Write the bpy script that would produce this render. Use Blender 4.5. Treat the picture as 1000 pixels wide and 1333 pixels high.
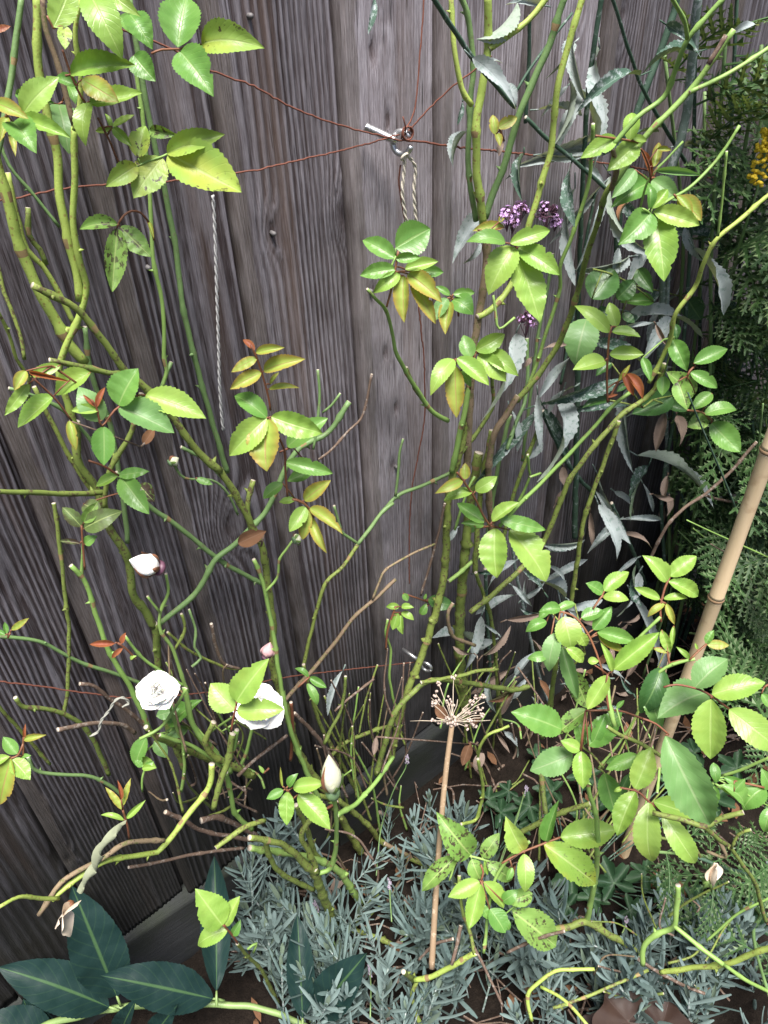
import bpy, math, random
import numpy as np
from mathutils import Vector, Matrix

S = bpy.context.scene
for o in list(bpy.data.objects):
    bpy.data.objects.remove(o)
rnd = random.Random(7)

# ------------------------------------------------------------------ camera
FPX, CX, CY = 963.0, 500.0, 666.5
RC = np.array([[0.80265249, -0.38151108, 0.45847385],
               [-0.59527534, -0.46424362, 0.65583926],
               [-0.03736638, -0.79932919, -0.59973043]])
CAM = np.array([0.0, -0.71, 1.2])
FWD = RC[:, 2]
cam = bpy.data.cameras.new('camera')
cam.sensor_fit = 'VERTICAL'
cam.sensor_height = 36.0
cam.lens = 36.0 * FPX / 1333.0
cam.clip_start = 0.02
cam.clip_end = 500
co = bpy.data.objects.new('camera', cam)
S.collection.objects.link(co)
co.matrix_world = Matrix(((RC[0, 0], -RC[0, 1], -RC[0, 2], CAM[0]),
                          (RC[1, 0], -RC[1, 1], -RC[1, 2], CAM[1]),
                          (RC[2, 0], -RC[2, 1], -RC[2, 2], CAM[2]),
                          (0, 0, 0, 1)))
S.camera = co

# ------------------------------------------------------------------ light
SUN = Vector((-0.13, -0.27, 0.95)).normalized()
el = math.asin(SUN.z)
az = math.atan2(SUN.x, SUN.y)
W = bpy.data.worlds.new('World')
S.world = W
W.use_nodes = True
nt = W.node_tree
sky = nt.nodes.new('ShaderNodeTexSky')
sky.sky_type = 'NISHITA'
sky.sun_disc = False
sky.sun_elevation = el
sky.sun_rotation = az
sky.air_density = 0.8
sky.dust_density = 3.0
nt.links.new(sky.outputs[0], nt.nodes['Background'].inputs['Color'])
nt.nodes['Background'].inputs['Strength'].default_value = 0.05
sl = bpy.data.lights.new('sun', 'SUN')
sl.energy = 3.2
sl.angle = math.radians(26)
sl.color = (1.0, 0.97, 0.92)
so = bpy.data.objects.new('sun', sl)
S.collection.objects.link(so)
so.rotation_euler = SUN.to_track_quat('Z', 'Y').to_euler()
S.view_settings.view_transform = 'Standard'
S.view_settings.look = 'None'
S.view_settings.gamma = 1
S.view_settings.exposure = 1.6
S.view_settings.use_curve_mapping = False

# ------------------------------------------------------------------ helpers
GZ = -0.15      # soil level; the fence boards start at z = 0


def ray(px, py):
    return RC @ np.array([(px - CX) / FPX, (py - CY) / FPX, 1.0])


def fence_depth(px, py):
    v = ray(px, py)
    return 0.71 / v[1] if v[1] > 0.02 else 99.0


def ground_depth(px, py):
    v = ray(px, py)
    return (GZ - CAM[2]) / v[2] if v[2] < -0.02 else 99.0


def P(px, py, d):
    """point on the sight line of (px,py): d < 0.3 is metres in front of the fence, else metres from the lens"""
    fd = fence_depth(px, py)
    v = ray(px, py)
    if d < 0.3:
        dep = (0.71 - d) / v[1] if v[1] > 0.02 else 2.0
    else:
        dep = d
    dep = min(dep, (0.71 - 0.028) / v[1] if v[1] > 0.02 else 99, ground_depth(px, py) - 0.004)
    return CAM + v * dep, dep


def link(o):
    S.collection.objects.link(o)
    return o


def thing(name, label, cat, loc=(0, 0, 0), group=None, kind=None):
    o = link(bpy.data.objects.new(name, None))
    o.location = Vector(loc)
    o.empty_display_size = 0.05
    o['label'] = label
    o['category'] = cat
    if group:
        o['group'] = group
    return o


def mesh(name, v, f, mats, smooth=True, mi=None, uv=None):
    m = bpy.data.meshes.new(name)
    m.from_pydata([tuple(p) for p in v], [], f)
    for q in (mats if isinstance(mats, (list, tuple)) else [mats]):
        m.materials.append(q)
    if smooth:
        m.polygons.foreach_set('use_smooth', [True] * len(m.polygons))
    if mi is not None:
        m.polygons.foreach_set('material_index', mi)
    if uv is not None:
        ul = m.uv_layers.new(name='UVMap')
        li = np.empty(len(m.loops), dtype=np.int32)
        m.loops.foreach_get('vertex_index', li)
        ul.data.foreach_set('uv', np.asarray(uv, dtype=np.float32)[li].ravel())
    m.update()
    return m


WM = {}


def part(name, me, parent, mw=None, label=None):
    """object under parent; mw is its world matrix"""
    o = link(bpy.data.objects.new(name, me))
    mw = mw if mw is not None else Matrix.Identity(4)
    WM[o.name] = mw
    if parent is not None:
        o.parent = parent
        pm = WM.get(parent.name)
        if pm is None:
            pm = Matrix.Translation(parent.location)
        o.matrix_basis = pm.inverted() @ mw
    else:
        o.matrix_basis = mw
    if label:
        o['label'] = label
    return o


def hsh(ix, iy, s):
    h = np.sin(ix * 127.1 + iy * 311.7 + s * 74.7) * 43758.5453
    return h - np.floor(h)


def vn(x, y, s=0):
    ix, iy = np.floor(x), np.floor(y)
    fx, fy = x - ix, y - iy
    fx = fx * fx * (3 - 2 * fx)
    fy = fy * fy * (3 - 2 * fy)
    a, b = hsh(ix, iy, s), hsh(ix + 1, iy, s)
    c, d = hsh(ix, iy + 1, s), hsh(ix + 1, iy + 1, s)
    return (a + (b - a) * fx) * (1 - fy) + (c + (d - c) * fx) * fy


def fbm(x, y, s=0, n=3):
    t, a = 0, 0.5
    for i in range(n):
        t = t + a * vn(x * 2 ** i, y * 2 ** i, s + i * 13)
        a *= 0.5
    return t


def spline(pts, step):
    """Catmull-Rom through pts (n,k) resampled"""
    p = np.asarray(pts, float)
    if len(p) < 2:
        return p
    q = np.vstack([2 * p[0] - p[1], p, 2 * p[-1] - p[-2]])
    out = []
    for i in range(1, len(q) - 2):
        n = max(2, int(np.linalg.norm((q[i + 1] - q[i])[:3]) / step))
        for k in range(n):
            t = k / n
            out.append(0.5 * ((2 * q[i]) + (-q[i - 1] + q[i + 1]) * t + (2 * q[i - 1] - 5 * q[i] + 4 * q[i + 1] - q[i + 2]) * t * t
                              + (-q[i - 1] + 3 * q[i] - 3 * q[i + 1] + q[i + 2]) * t ** 3))
    out.append(q[-2])
    return np.array(out)


class MB:
    def __init__(self):
        self.v, self.f, self.mi, self.uv = [], [], [], []

    def add(self, v, f, mi=0, uv=None):
        n = len(self.v)
        self.v.extend([tuple(p) for p in v])
        self.f.extend([tuple(i + n for i in q) for q in f])
        self.mi.extend([mi] * len(f))
        self.uv.extend(uv if uv is not None else [(0.5, 0.5)] * len(v))

    def tube(self, c, r, n=7, mi=0, cap=None, jit=0.0, square=False):
        c = np.asarray(c, float)
        r = np.broadcast_to(np.asarray(r, float), (len(c),))
        t = np.gradient(c, axis=0)
        t /= (np.linalg.norm(t, axis=1)[:, None] + 1e-12)
        a = np.cross(t[0], [0.31, 0.17, 0.93])
        if np.linalg.norm(a) < 1e-3:
            a = np.cross(t[0], [1, 0, 0])
        a /= np.linalg.norm(a)
        V = []
        for i in range(len(c)):
            a = a - (a @ t[i]) * t[i]
            a /= np.linalg.norm(a)
            b = np.cross(t[i], a)
            for k in range(n):
                w = 2 * math.pi * k / n
                rr = r[i] * (1 + jit * (rnd.random() - 0.5))
                V.append(c[i] + rr * (a * math.cos(w) + b * math.sin(w)))
        F = []
        for i in range(len(c) - 1):
            for k in range(n):
                k2 = (k + 1) % n
                F.append((i * n + k, i * n + k2, (i + 1) * n + k2, (i + 1) * n + k))
        self.add(V, F, mi)
        m = len(self.v) - len(V)
        self.f.append(tuple(m + k for k in range(n))[::-1])
        self.mi.append(mi if cap is None else cap)
        self.f.append(tuple(m + (len(c) - 1) * n + k for k in range(n)))
        self.mi.append(mi if cap is None else cap)

    def cone(self, p, d, r, h, n=5, mi=0):
        p, d = np.asarray(p, float), np.asarray(d, float)
        d = d / np.linalg.norm(d)
        a = np.cross(d, [0.3, 0.5, 0.8])
        a /= np.linalg.norm(a)
        b = np.cross(d, a)
        V = [p + r * (a * math.cos(2 * math.pi * k / n) + b * math.sin(2 * math.pi * k / n)) for k in range(n)] + [p + d * h]
        self.add(V, [(k, (k + 1) % n, n) for k in range(n)], mi)

    def build(self, name, mats, smooth=True):
        return mesh(name, self.v, self.f, mats, smooth, self.mi, self.uv)


# ------------------------------------------------------------------ materials
def nodes(name):
    m = bpy.data.materials.new(name)
    m.use_nodes = True
    t = m.node_tree
    b = t.nodes['Principled BSDF']
    return m, t, b


def N(t, typ, **kw):
    n = t.nodes.new(typ)
    for k, v in kw.items():
        if hasattr(n, k):
            setattr(n, k, v)
        else:
            n.inputs[k.replace('_', ' ')].default_value = v
    return n


def ramp(t, fac, stops):
    r = t.nodes.new('ShaderNodeValToRGB')
    e = r.color_ramp.elements
    while len(e) < len(stops):
        e.new(0.5)
    for i, (p, c) in enumerate(stops):
        e[i].position = p
        e[i].color = (c[0], c[1], c[2], 1) if isinstance(c, (tuple, list)) else (c, c, c, 1)
    t.links.new(fac, r.inputs[0])
    return r.outputs[0]


def mix(t, fac, a, b, mode='MIX'):
    n = t.nodes.new('ShaderNodeMix')
    n.data_type = 'RGBA'
    n.blend_type = mode
    n.clamp_factor = True
    for s, v in ((0, fac), (6, a), (7, b)):
        if isinstance(v, bpy.types.NodeSocket):
            t.links.new(v, n.inputs[s])
        elif s == 0:
            n.inputs[0].default_value = v
        else:
            n.inputs[s].default_value = (v[0], v[1], v[2], 1)
    return n.outputs[2]


def mth(t, op, a, b=None, c=None, clamp=False):
    n = t.nodes.new('ShaderNodeMath')
    n.operation = op
    n.use_clamp = clamp
    for i, v in enumerate((a, b, c)):
        if v is None:
            continue
        if isinstance(v, bpy.types.NodeSocket):
            t.links.new(v, n.inputs[i])
        else:
            n.inputs[i].default_value = v
    return n.outputs[0]


def noise(t, vec, scale, detail=3, rough=0.55):
    n = t.nodes.new('ShaderNodeTexNoise')
    n.inputs['Scale'].default_value = scale
    n.inputs['Detail'].default_value = detail
    n.inputs['Roughness'].default_value = rough
    if vec is not None:
        t.links.new(vec, n.inputs['Vector'])
    return n.outputs['Fac']


def bump(t, b, h, strength=0.3, dist=0.001):
    n = t.nodes.new('ShaderNodeBump')
    n.inputs['Strength'].default_value = strength
    n.inputs['Distance'].default_value = dist
    t.links.new(h, n.inputs['Height'])
    t.links.new(n.outputs[0], b.inputs['Normal'])


def geo(t):
    return t.nodes.new('ShaderNodeNewGeometry').outputs['Position']


def leaf_mat(name, c1, c2, edge=None, edge_amt=0.6, spots=0.0, spotcol=(0.05, 0.02, 0.025), mildew=0.0, rib=(0.45, 0.55, 0.2),
             rough=0.42, trans=0.3, veins=0.5, spec=0.45, yellow=0.0):
    m, t, b = nodes(name)
    uv = t.nodes.new('ShaderNodeUVMap').outputs[0]
    sp = t.nodes.new('ShaderNodeSeparateXYZ')
    t.links.new(uv, sp.inputs[0])
    u, v = sp.outputs[0], sp.outputs[1]
    av = mth(t, 'ABSOLUTE', mth(t, 'SUBTRACT', v, 0.5))          # 0 midrib .. 0.5 edge
    oi = t.nodes.new('ShaderNodeObjectInfo').outputs['Random']
    pos = geo(t)
    n1 = noise(t, pos, 45, 3)
    fac = mth(t, 'ADD', mth(t, 'MULTIPLY', oi, 0.6), mth(t, 'MULTIPLY', mth(t, 'SUBTRACT', n1, 0.3), 0.9), clamp=True)
    col = mix(t, fac, c1, c2)
    # side veins
    vf = mth(t, 'SINE', mth(t, 'MULTIPLY', mth(t, 'SUBTRACT', u, mth(t, 'MULTIPLY', av, 0.55)), 2 * math.pi * 9))
    vl = mth(t, 'POWER', mth(t, 'MULTIPLY', mth(t, 'ADD', vf, 1.0), 0.5), 28.0)
    col = mix(t, mth(t, 'MULTIPLY', vl, 0.22 * veins), col, rib)
    if edge:
        e = mth(t, 'MULTIPLY', mth(t, 'POWER', mth(t, 'MULTIPLY', av, 2.0), 2.2), mth(t, 'ADD', noise(t, pos, 120, 2), 0.45))
        e = mth(t, 'ADD', e, mth(t, 'MULTIPLY', mth(t, 'POWER', u, 3.0), 0.35))
        col = mix(t, mth(t, 'MULTIPLY', e, edge_amt, clamp=True), col, edge)
    if yellow:
        y = ramp(t, noise(t, pos, 30, 2), [(0.5, 0.0), (0.68, 1.0)])
        col = mix(t, mth(t, 'MULTIPLY', y, yellow), col, (0.42, 0.40, 0.06))
    if spots:
        s = ramp(t, noise(t, pos, 210, 4, 0.6), [(0.62 - 0.13 * spots, 0.0), (0.66 - 0.13 * spots, 1.0)])
        s2 = ramp(t, noise(t, pos, 38, 2), [(0.42, 0.0), (0.56, 1.0)])
        col = mix(t, mth(t, 'MULTIPLY', mth(t, 'MULTIPLY', s, s2), 0.9), col, spotcol)
    if mildew:
        s = ramp(t, noise(t, pos, 130, 5, 0.7), [(0.62 - 0.3 * mildew, 0.0), (0.72 - 0.3 * mildew, 1.0)])
        col = mix(t, mth(t, 'MULTIPLY', s, 0.85), col, (0.37, 0.41, 0.415))
    if not mildew and veins == 0.5 and not spots and 'dull' not in name:
        br = mth(t, 'MULTIPLY', ramp(t, mth(t, 'ADD', mth(t, 'MULTIPLY', av, 1.2), noise(t, pos, 55, 3)), [(1.06, 0.0), (1.16, 1.0)]), 0.6)
        col = mix(t, br, col, (0.26, 0.15, 0.06))
    ribm = ramp(t, av, [(0.0, 1.0), (0.022, 0.8), (0.04, 0.0)])
    col = mix(t, mth(t, 'MULTIPLY', ribm, 0.65), col, rib)
    # undersides are paler and duller
    bf = t.nodes.new('ShaderNodeNewGeometry').outputs['Backfacing']
    col = mix(t, mth(t, 'MULTIPLY', bf, 0.35), col, (0.30, 0.38, 0.20))
    t.links.new(col, b.inputs['Base Color'])
    rr = mth(t, 'ADD', mth(t, 'MULTIPLY', noise(t, pos, 90, 2), 0.25), rough - 0.1)
    t.links.new(rr, b.inputs['Roughness'])
    b.inputs['Specular IOR Level'].default_value = spec
    hv = mth(t, 'ADD', mth(t, 'MULTIPLY', vl, -1.0 * veins), mth(t, 'MULTIPLY', noise(t, pos, 320, 3), 0.5))
    hv = mth(t, 'SUBTRACT', hv, mth(t, 'MULTIPLY', ribm, 1.2))
    bump(t, b, hv, 0.32, 0.0006)
    tr = t.nodes.new('ShaderNodeBsdfTranslucent')
    tc = mix(t, 1.0, col, (1.25, 1.15, 0.45), 'MULTIPLY')
    t.links.new(tc, tr.inputs['Color'])
    ms = t.nodes.new('ShaderNodeMixShader')
    ms.inputs[0].default_value = trans
    t.links.new(b.outputs[0], ms.inputs[1])
    t.links.new(tr.outputs[0], ms.inputs[2])
    t.links.new(ms.outputs[0], t.nodes['Material Output'].inputs['Surface'])
    return m


def bark_mat(name, c1, c2, scar=None, scar_amt=0.5, rough=0.5, scale=60, dots=None, spec=0.4, stretch=1.0):
    m, t, b = nodes(name)
    pos = geo(t)
    oi = t.nodes.new('ShaderNodeObjectInfo').outputs['Random']
    n1 = noise(t, pos, scale, 4)
    f = mth(t, 'ADD', mth(t, 'MULTIPLY', oi, 0.5), mth(t, 'MULTIPLY', mth(t, 'SUBTRACT', n1, 0.25), 1.1), clamp=True)
    col = mix(t, f, c1, c2)
    if scar:
        s = ramp(t, noise(t, pos, scale * 1.7, 5, 0.65), [(0.66 - 0.22 * scar_amt, 0.0), (0.72 - 0.22 * scar_amt, 1.0)])
        col = mix(t, mth(t, 'MULTIPLY', s, 0.85), col, scar)
    if dots:
        vo = t.nodes.new('ShaderNodeTexVoronoi')
        vo.inputs['Scale'].default_value = 190
        t.links.new(pos, vo.inputs['Vector'])
        s = ramp(t, vo.outputs['Distance'], [(0.16, 1.0), (0.26, 0.0)])
        col = mix(t, mth(t, 'MULTIPLY', s, 0.75), col, dots)
    t.links.new(col, b.inputs['Base Color'])
    b.inputs['Roughness'].default_value = rough
    b.inputs['Specular IOR Level'].default_value = spec
    bump(t, b, noise(t, pos, scale * 7, 4), 0.35, 0.0008)
    return m


LM = {
    'y': leaf_mat('leaf_young_green', (0.19, 0.36, 0.055), (0.32, 0.47, 0.10), rough=0.34, yellow=0.12, rib=(0.42, 0.56, 0.18), spec=0.6),
    'g': leaf_mat('leaf_green', (0.10, 0.25, 0.045), (0.19, 0.36, 0.08), rough=0.34, rib=(0.30, 0.44, 0.15), spec=0.6),
    'd': leaf_mat('leaf_dark_green', (0.028, 0.085, 0.022), (0.06, 0.14, 0.035), rough=0.36, trans=0.15, rib=(0.14, 0.24, 0.08)),
    'p': leaf_mat('leaf_dull_green', (0.13, 0.27, 0.085), (0.21, 0.36, 0.13), rough=0.40, rib=(0.3, 0.4, 0.2)),
    'b': leaf_mat('leaf_bronze_edged', (0.24, 0.38, 0.06), (0.33, 0.42, 0.08), edge=(0.40, 0.16, 0.05), edge_amt=0.62, rib=(0.4, 0.2, 0.1)),
    'r': leaf_mat('leaf_red_young', (0.33, 0.11, 0.045), (0.26, 0.07, 0.04), edge=(0.40, 0.20, 0.05), edge_amt=0.4, rib=(0.35, 0.1, 0.06)),
    's': leaf_mat('leaf_black_spotted', (0.16, 0.31, 0.06), (0.25, 0.40, 0.10), spots=0.75),
    't': leaf_mat('leaf_lightly_spotted', (0.22, 0.38, 0.06), (0.32, 0.46, 0.10), spots=0.25, yellow=0.5),
    'u': leaf_mat('leaf_blighted', (0.10, 0.16, 0.05), (0.14, 0.2, 0.06), spots=1.6, spotcol=(0.06, 0.03, 0.03)),
    'x': leaf_mat('leaf_dead', (0.30, 0.23, 0.19), (0.18, 0.13, 0.105), rough=0.8, trans=0.1, veins=1.0, spec=0.15, rib=(0.3, 0.22, 0.17)),
    'o': leaf_mat('leaf_dead_brown', (0.20, 0.10, 0.05), (0.12, 0.065, 0.04), rough=0.8, trans=0.05, spec=0.15, rib=(0.2, 0.12, 0.08)),
    'v': leaf_mat('leaf_mildewed', (0.16, 0.22, 0.20), (0.24, 0.30, 0.285), mildew=0.8, rough=0.9, trans=0.2, spec=0.05, rib=(0.40, 0.44, 0.45)),
    'w': leaf_mat('leaf_dark_mildewed', (0.05, 0.10, 0.07), (0.08, 0.13, 0.10), mildew=0.35, rough=0.7, trans=0.1, spec=0.2, rib=(0.2, 0.27, 0.23)),
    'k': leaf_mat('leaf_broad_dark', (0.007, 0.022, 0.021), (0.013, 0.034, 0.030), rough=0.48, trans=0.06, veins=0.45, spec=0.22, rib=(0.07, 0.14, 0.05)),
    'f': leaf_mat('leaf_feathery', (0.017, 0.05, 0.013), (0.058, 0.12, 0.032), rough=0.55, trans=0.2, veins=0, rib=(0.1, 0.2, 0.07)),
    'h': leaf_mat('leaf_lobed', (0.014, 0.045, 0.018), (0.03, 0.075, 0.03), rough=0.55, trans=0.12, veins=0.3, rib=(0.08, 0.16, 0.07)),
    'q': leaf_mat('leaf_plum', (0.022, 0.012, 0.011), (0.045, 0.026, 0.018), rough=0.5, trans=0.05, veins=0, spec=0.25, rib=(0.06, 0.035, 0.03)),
    'l': leaf_mat('leaf_lavender', (0.085, 0.133, 0.127), (0.18, 0.238, 0.228), rough=0.8, trans=0.1, veins=0, spec=0.2, rib=(0.3, 0.36, 0.34)),
}
CUT = bark_mat('cut_pith', (0.55, 0.50, 0.42), (0.40, 0.33, 0.26), rough=0.8)
BM = {
    'y': bark_mat('cane_yellow_green', (0.26, 0.37, 0.07), (0.38, 0.46, 0.11), scar=(0.22, 0.14, 0.07), scar_amt=0.25, scale=80, dots=(0.22, 0.15, 0.05)),
    'g': bark_mat('cane_blue_green', (0.105, 0.19, 0.065), (0.19, 0.29, 0.11), scar=(0.15, 0.16, 0.08), scar_amt=0.25, scale=70),
    'l': bark_mat('cane_light_green', (0.17, 0.31, 0.07), (0.27, 0.40, 0.11), scar=(0.2, 0.16, 0.08), scar_amt=0.2, scale=60),
    'm': bark_mat('cane_mottled', (0.11, 0.16, 0.035), (0.22, 0.27, 0.06), scar=(0.09, 0.055, 0.035), scar_amt=0.5, scale=90, dots=(0.07, 0.05, 0.03), rough=0.65),
    'b': bark_mat('cane_brown', (0.15, 0.10, 0.065), (0.24, 0.18, 0.11), scar=(0.12, 0.13, 0.04), scar_amt=0.5, scale=90, rough=0.8, dots=(0.07, 0.04, 0.03)),
    'd': bark_mat('twig_dead', (0.17, 0.12, 0.09), (0.10, 0.065, 0.05), scar=(0.27, 0.23, 0.20), scar_amt=0.5, scale=110, rough=0.85, spec=0.15),
    'r': bark_mat('twig_red', (0.15, 0.05, 0.03), (0.22, 0.10, 0.05), scale=80),
    'v': bark_mat('stem_dark_green', (0.03, 0.065, 0.045), (0.06, 0.11, 0.07), scar=(0.22, 0.26, 0.25), scar_amt=0.35, scale=60, rough=0.7),
    'w': bark_mat('stem_mildewed', (0.13, 0.18, 0.15), (0.19, 0.24, 0.22), scar=(0.36, 0.39, 0.39), scar_amt=0.6, scale=90, rough=0.85),
    's': bark_mat('straw_stalk', (0.32, 0.225, 0.14), (0.23, 0.155, 0.095), scar=(0.45, 0.34, 0.24), scar_amt=0.4, scale=60, rough=0.75),
    'k': bark_mat('stem_pale_green', (0.16, 0.25, 0.08), (0.24, 0.33, 0.12), scale=40, rough=0.45),
}


def simple(name, c, rough=0.5, metal=0.0, nscale=200, var=0.25, bs=0.2, trans=0.0):
    m, t, b = nodes(name)
    pos = geo(t)
    n1 = noise(t, pos, nscale, 4)
    col = mix(t, n1, [k * (1 - var) for k in c], [min(1, k * (1 + var)) for k in c])
    t.links.new(col, b.inputs['Base Color'])
    b.inputs['Roughness'].default_value = rough
    b.inputs['Metallic'].default_value = metal
    bump(t, b, noise(t, pos, nscale * 4, 3), bs, 0.0006)
    if trans:
        b.inputs['Subsurface Weight'].default_value = trans
        b.inputs['Subsurface Radius'].default_value = (0.01, 0.008, 0.006)
        b.inputs['Subsurface Scale'].default_value = 0.3
    return m


# ------------------------------------------------------------------ ground
def soil_mat():
    m, t, b = nodes('soil')
    pos = geo(t)
    n1 = noise(t, pos, 14, 6, 0.65)
    n2 = noise(t, pos, 90, 5, 0.7)
    col = ramp(t, mth(t, 'ADD', mth(t, 'MULTIPLY', n1, 0.5), mth(t, 'MULTIPLY', n2, 0.5)),
               [(0.3, (0.006, 0.0045, 0.0035)), (0.55, (0.018, 0.013, 0.010)), (0.75, (0.04, 0.030, 0.022))])
    t.links.new(col, b.inputs['Base Color'])
    b.inputs['Roughness'].default_value = 0.95
    b.inputs['Specular IOR Level'].default_value = 0.15
    bump(t, b, n2, 0.9, 0.012)
    return m


def build_ground():
    xs = np.concatenate([[-60, -12, -3], np.linspace(-1.0, 3.0, 150), [5, 14, 60]])
    ys = np.concatenate([[-60, -12, -3], np.linspace(-1.6, 0.3, 80), [2, 14, 60]])
    X, Y = np.meshgrid(xs, ys)
    Z = GZ + 0.05 * (fbm(X * 7, Y * 7, 3, 5) - 0.5) + 0.012 * (vn(X * 60, Y * 60, 9) - 0.5)
    inside = (X > -1.1) & (X < 3.1) & (Y > -1.7) & (Y < 0.31)
    Z = np.where(inside, np.minimum(Z, GZ + 0.02), GZ)
    v = np.stack([X, Y, Z], -1).reshape(-1, 3)
    nx = len(xs)
    f = [(j * nx + i, j * nx + i + 1, (j + 1) * nx + i + 1, (j + 1) * nx + i) for j in range(len(ys) - 1) for i in range(nx - 1)]
    o = link(bpy.data.objects.new('soil_ground', mesh('soil_ground', v, f, soil_mat())))
    o['kind'] = 'structure'


build_ground()


# ------------------------------------------------------------------ fence
def wood_mat():
    m, t, b = nodes('weathered_board')
    at = t.nodes.new('ShaderNodeAttribute')
    at.attribute_name = 'grain'
    sp = t.nodes.new('ShaderNodeSeparateColor')
    t.links.new(at.outputs['Color'], sp.inputs[0])
    lat, edge, tone = sp.outputs[0], sp.outputs[1], sp.outputs[2]
    damp_shade = at.outputs['Alpha']
    mp = t.nodes.new('ShaderNodeMapping')
    mp.inputs['Scale'].default_value = (1, 1, 0.045)
    t.links.new(geo(t), mp.inputs['Vector'])
    fine = noise(t, mp.outputs[0], 900, 4, 0.6)
    streak = noise(t, mp.outputs[0], 150, 4, 0.6)
    blot = noise(t, geo(t), 9, 5, 0.6)
    c_d = mix(t, tone, (0.009, 0.006, 0.0065), (0.135, 0.102, 0.104))
    c_l = mix(t, tone, (0.105, 0.099, 0.118), (0.52, 0.48, 0.525))
    l2 = mth(t, 'ADD', lat, mth(t, 'MULTIPLY', mth(t, 'SUBTRACT', fine, 0.5), 1.5), clamp=True)
    l2 = mth(t, 'ADD', l2, mth(t, 'MULTIPLY', mth(t, 'SUBTRACT', streak, 0.5), 0.8), clamp=True)
    col = mix(t, l2, c_d, c_l)
    crk = ramp(t, noise(t, mp.outputs[0], 330, 3, 0.5), [(0.30, 1.0), (0.37, 0.0)])
    col = mix(t, mth(t, 'MULTIPLY', crk, 0.7), col, (0.022, 0.017, 0.017))
    warm = mix(t, fine, (0.06, 0.046, 0.036), (0.21, 0.175, 0.15))
    col = mix(t, mth(t, 'MULTIPLY', edge, 0.55), col, warm)
    bl = ramp(t, blot, [(0.35, 0.66), (0.7, 1.15)])
    col = mix(t, 1.0, col, bl, 'MULTIPLY')
    # rusty tan blush
    ru = ramp(t, noise(t, mp.outputs[0], 22, 3), [(0.56, 0.0), (0.72, 1.0)])
    col = mix(t, mth(t, 'MULTIPLY', ru, 0.38), col, (0.17, 0.115, 0.09))
    # shade painted in towards the foot, together with moisture and algae, ragged
    dm = ramp(t, mth(t, 'ADD', damp_shade, mth(t, 'MULTIPLY', mth(t, 'SUBTRACT', streak, 0.5), 0.5)), [(0.12, 0.0), (0.7, 1.0)])
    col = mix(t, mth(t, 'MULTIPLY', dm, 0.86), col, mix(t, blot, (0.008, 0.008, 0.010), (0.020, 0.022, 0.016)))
    t.links.new(col, b.inputs['Base Color'])
    b.inputs['Roughness'].default_value = 0.85
    b.inputs['Specular IOR Level'].default_value = 0.15
    bump(t, b, mth(t, 'ADD', fine, mth(t, 'MULTIPLY', streak, 1.2)), 0.9, 0.0014)
    return m


WOOD = wood_mat()
# each board: left x, width, ring spacing, pith offset, pith depth, tilt, contrast, tone, seed
BX = [-0.33, -0.20, -0.07, 0.060, 0.195, 0.323, 0.460, 0.583, 0.714, 0.845, 0.976, 1.107, 1.24, 1.37, 1.50, 1.63, 1.76, 1.89, 2.02, 2.15, 2.28]
BP = {0: (0.006, 0.3, 0.05, 0.03, 1.0, 0.2), 1: (0.006, 0.7, 0.05, 0.05, 1.0, 0.2), 2: (0.0055, 0.65, 0.035, 0.06, 0.9, 0.22),
      3: (0.0070, 0.35, 0.08, 0.05, 0.97, 0.25), 4: (0.0068, 0.75, 0.09, 0.035, 1.0, 0.36), 5: (0.0062, 0.0, 0.10, 0.03, 1.0, 0.46),
      6: (0.0035, 0.5, 0.06, 0.012, 0.32, 0.98), 7: (0.0045, 0.1, 0.05, 0.02, 0.42, 0.95), 8: (0.005, 0.8, 0.04, 0.03, 0.45, 0.9)}
KN = [(471, 66, 0.008), (492, 155, 0.006), (473, 372, 0.008), (490, 454, 0.006), (505, 524, 0.006), (502, 599, 0.009),
      (793, 17, 0.012), (291, 679, 0.012), (342, 297, 0.006), (82, 1103, 0.006), (441, 276, 0.009), (735, 60, 0.006), (330, 900, 0.008)]
KW = [(CAM + ray(a, b) * fence_depth(a, b), r) for a, b, r in KN]


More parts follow.
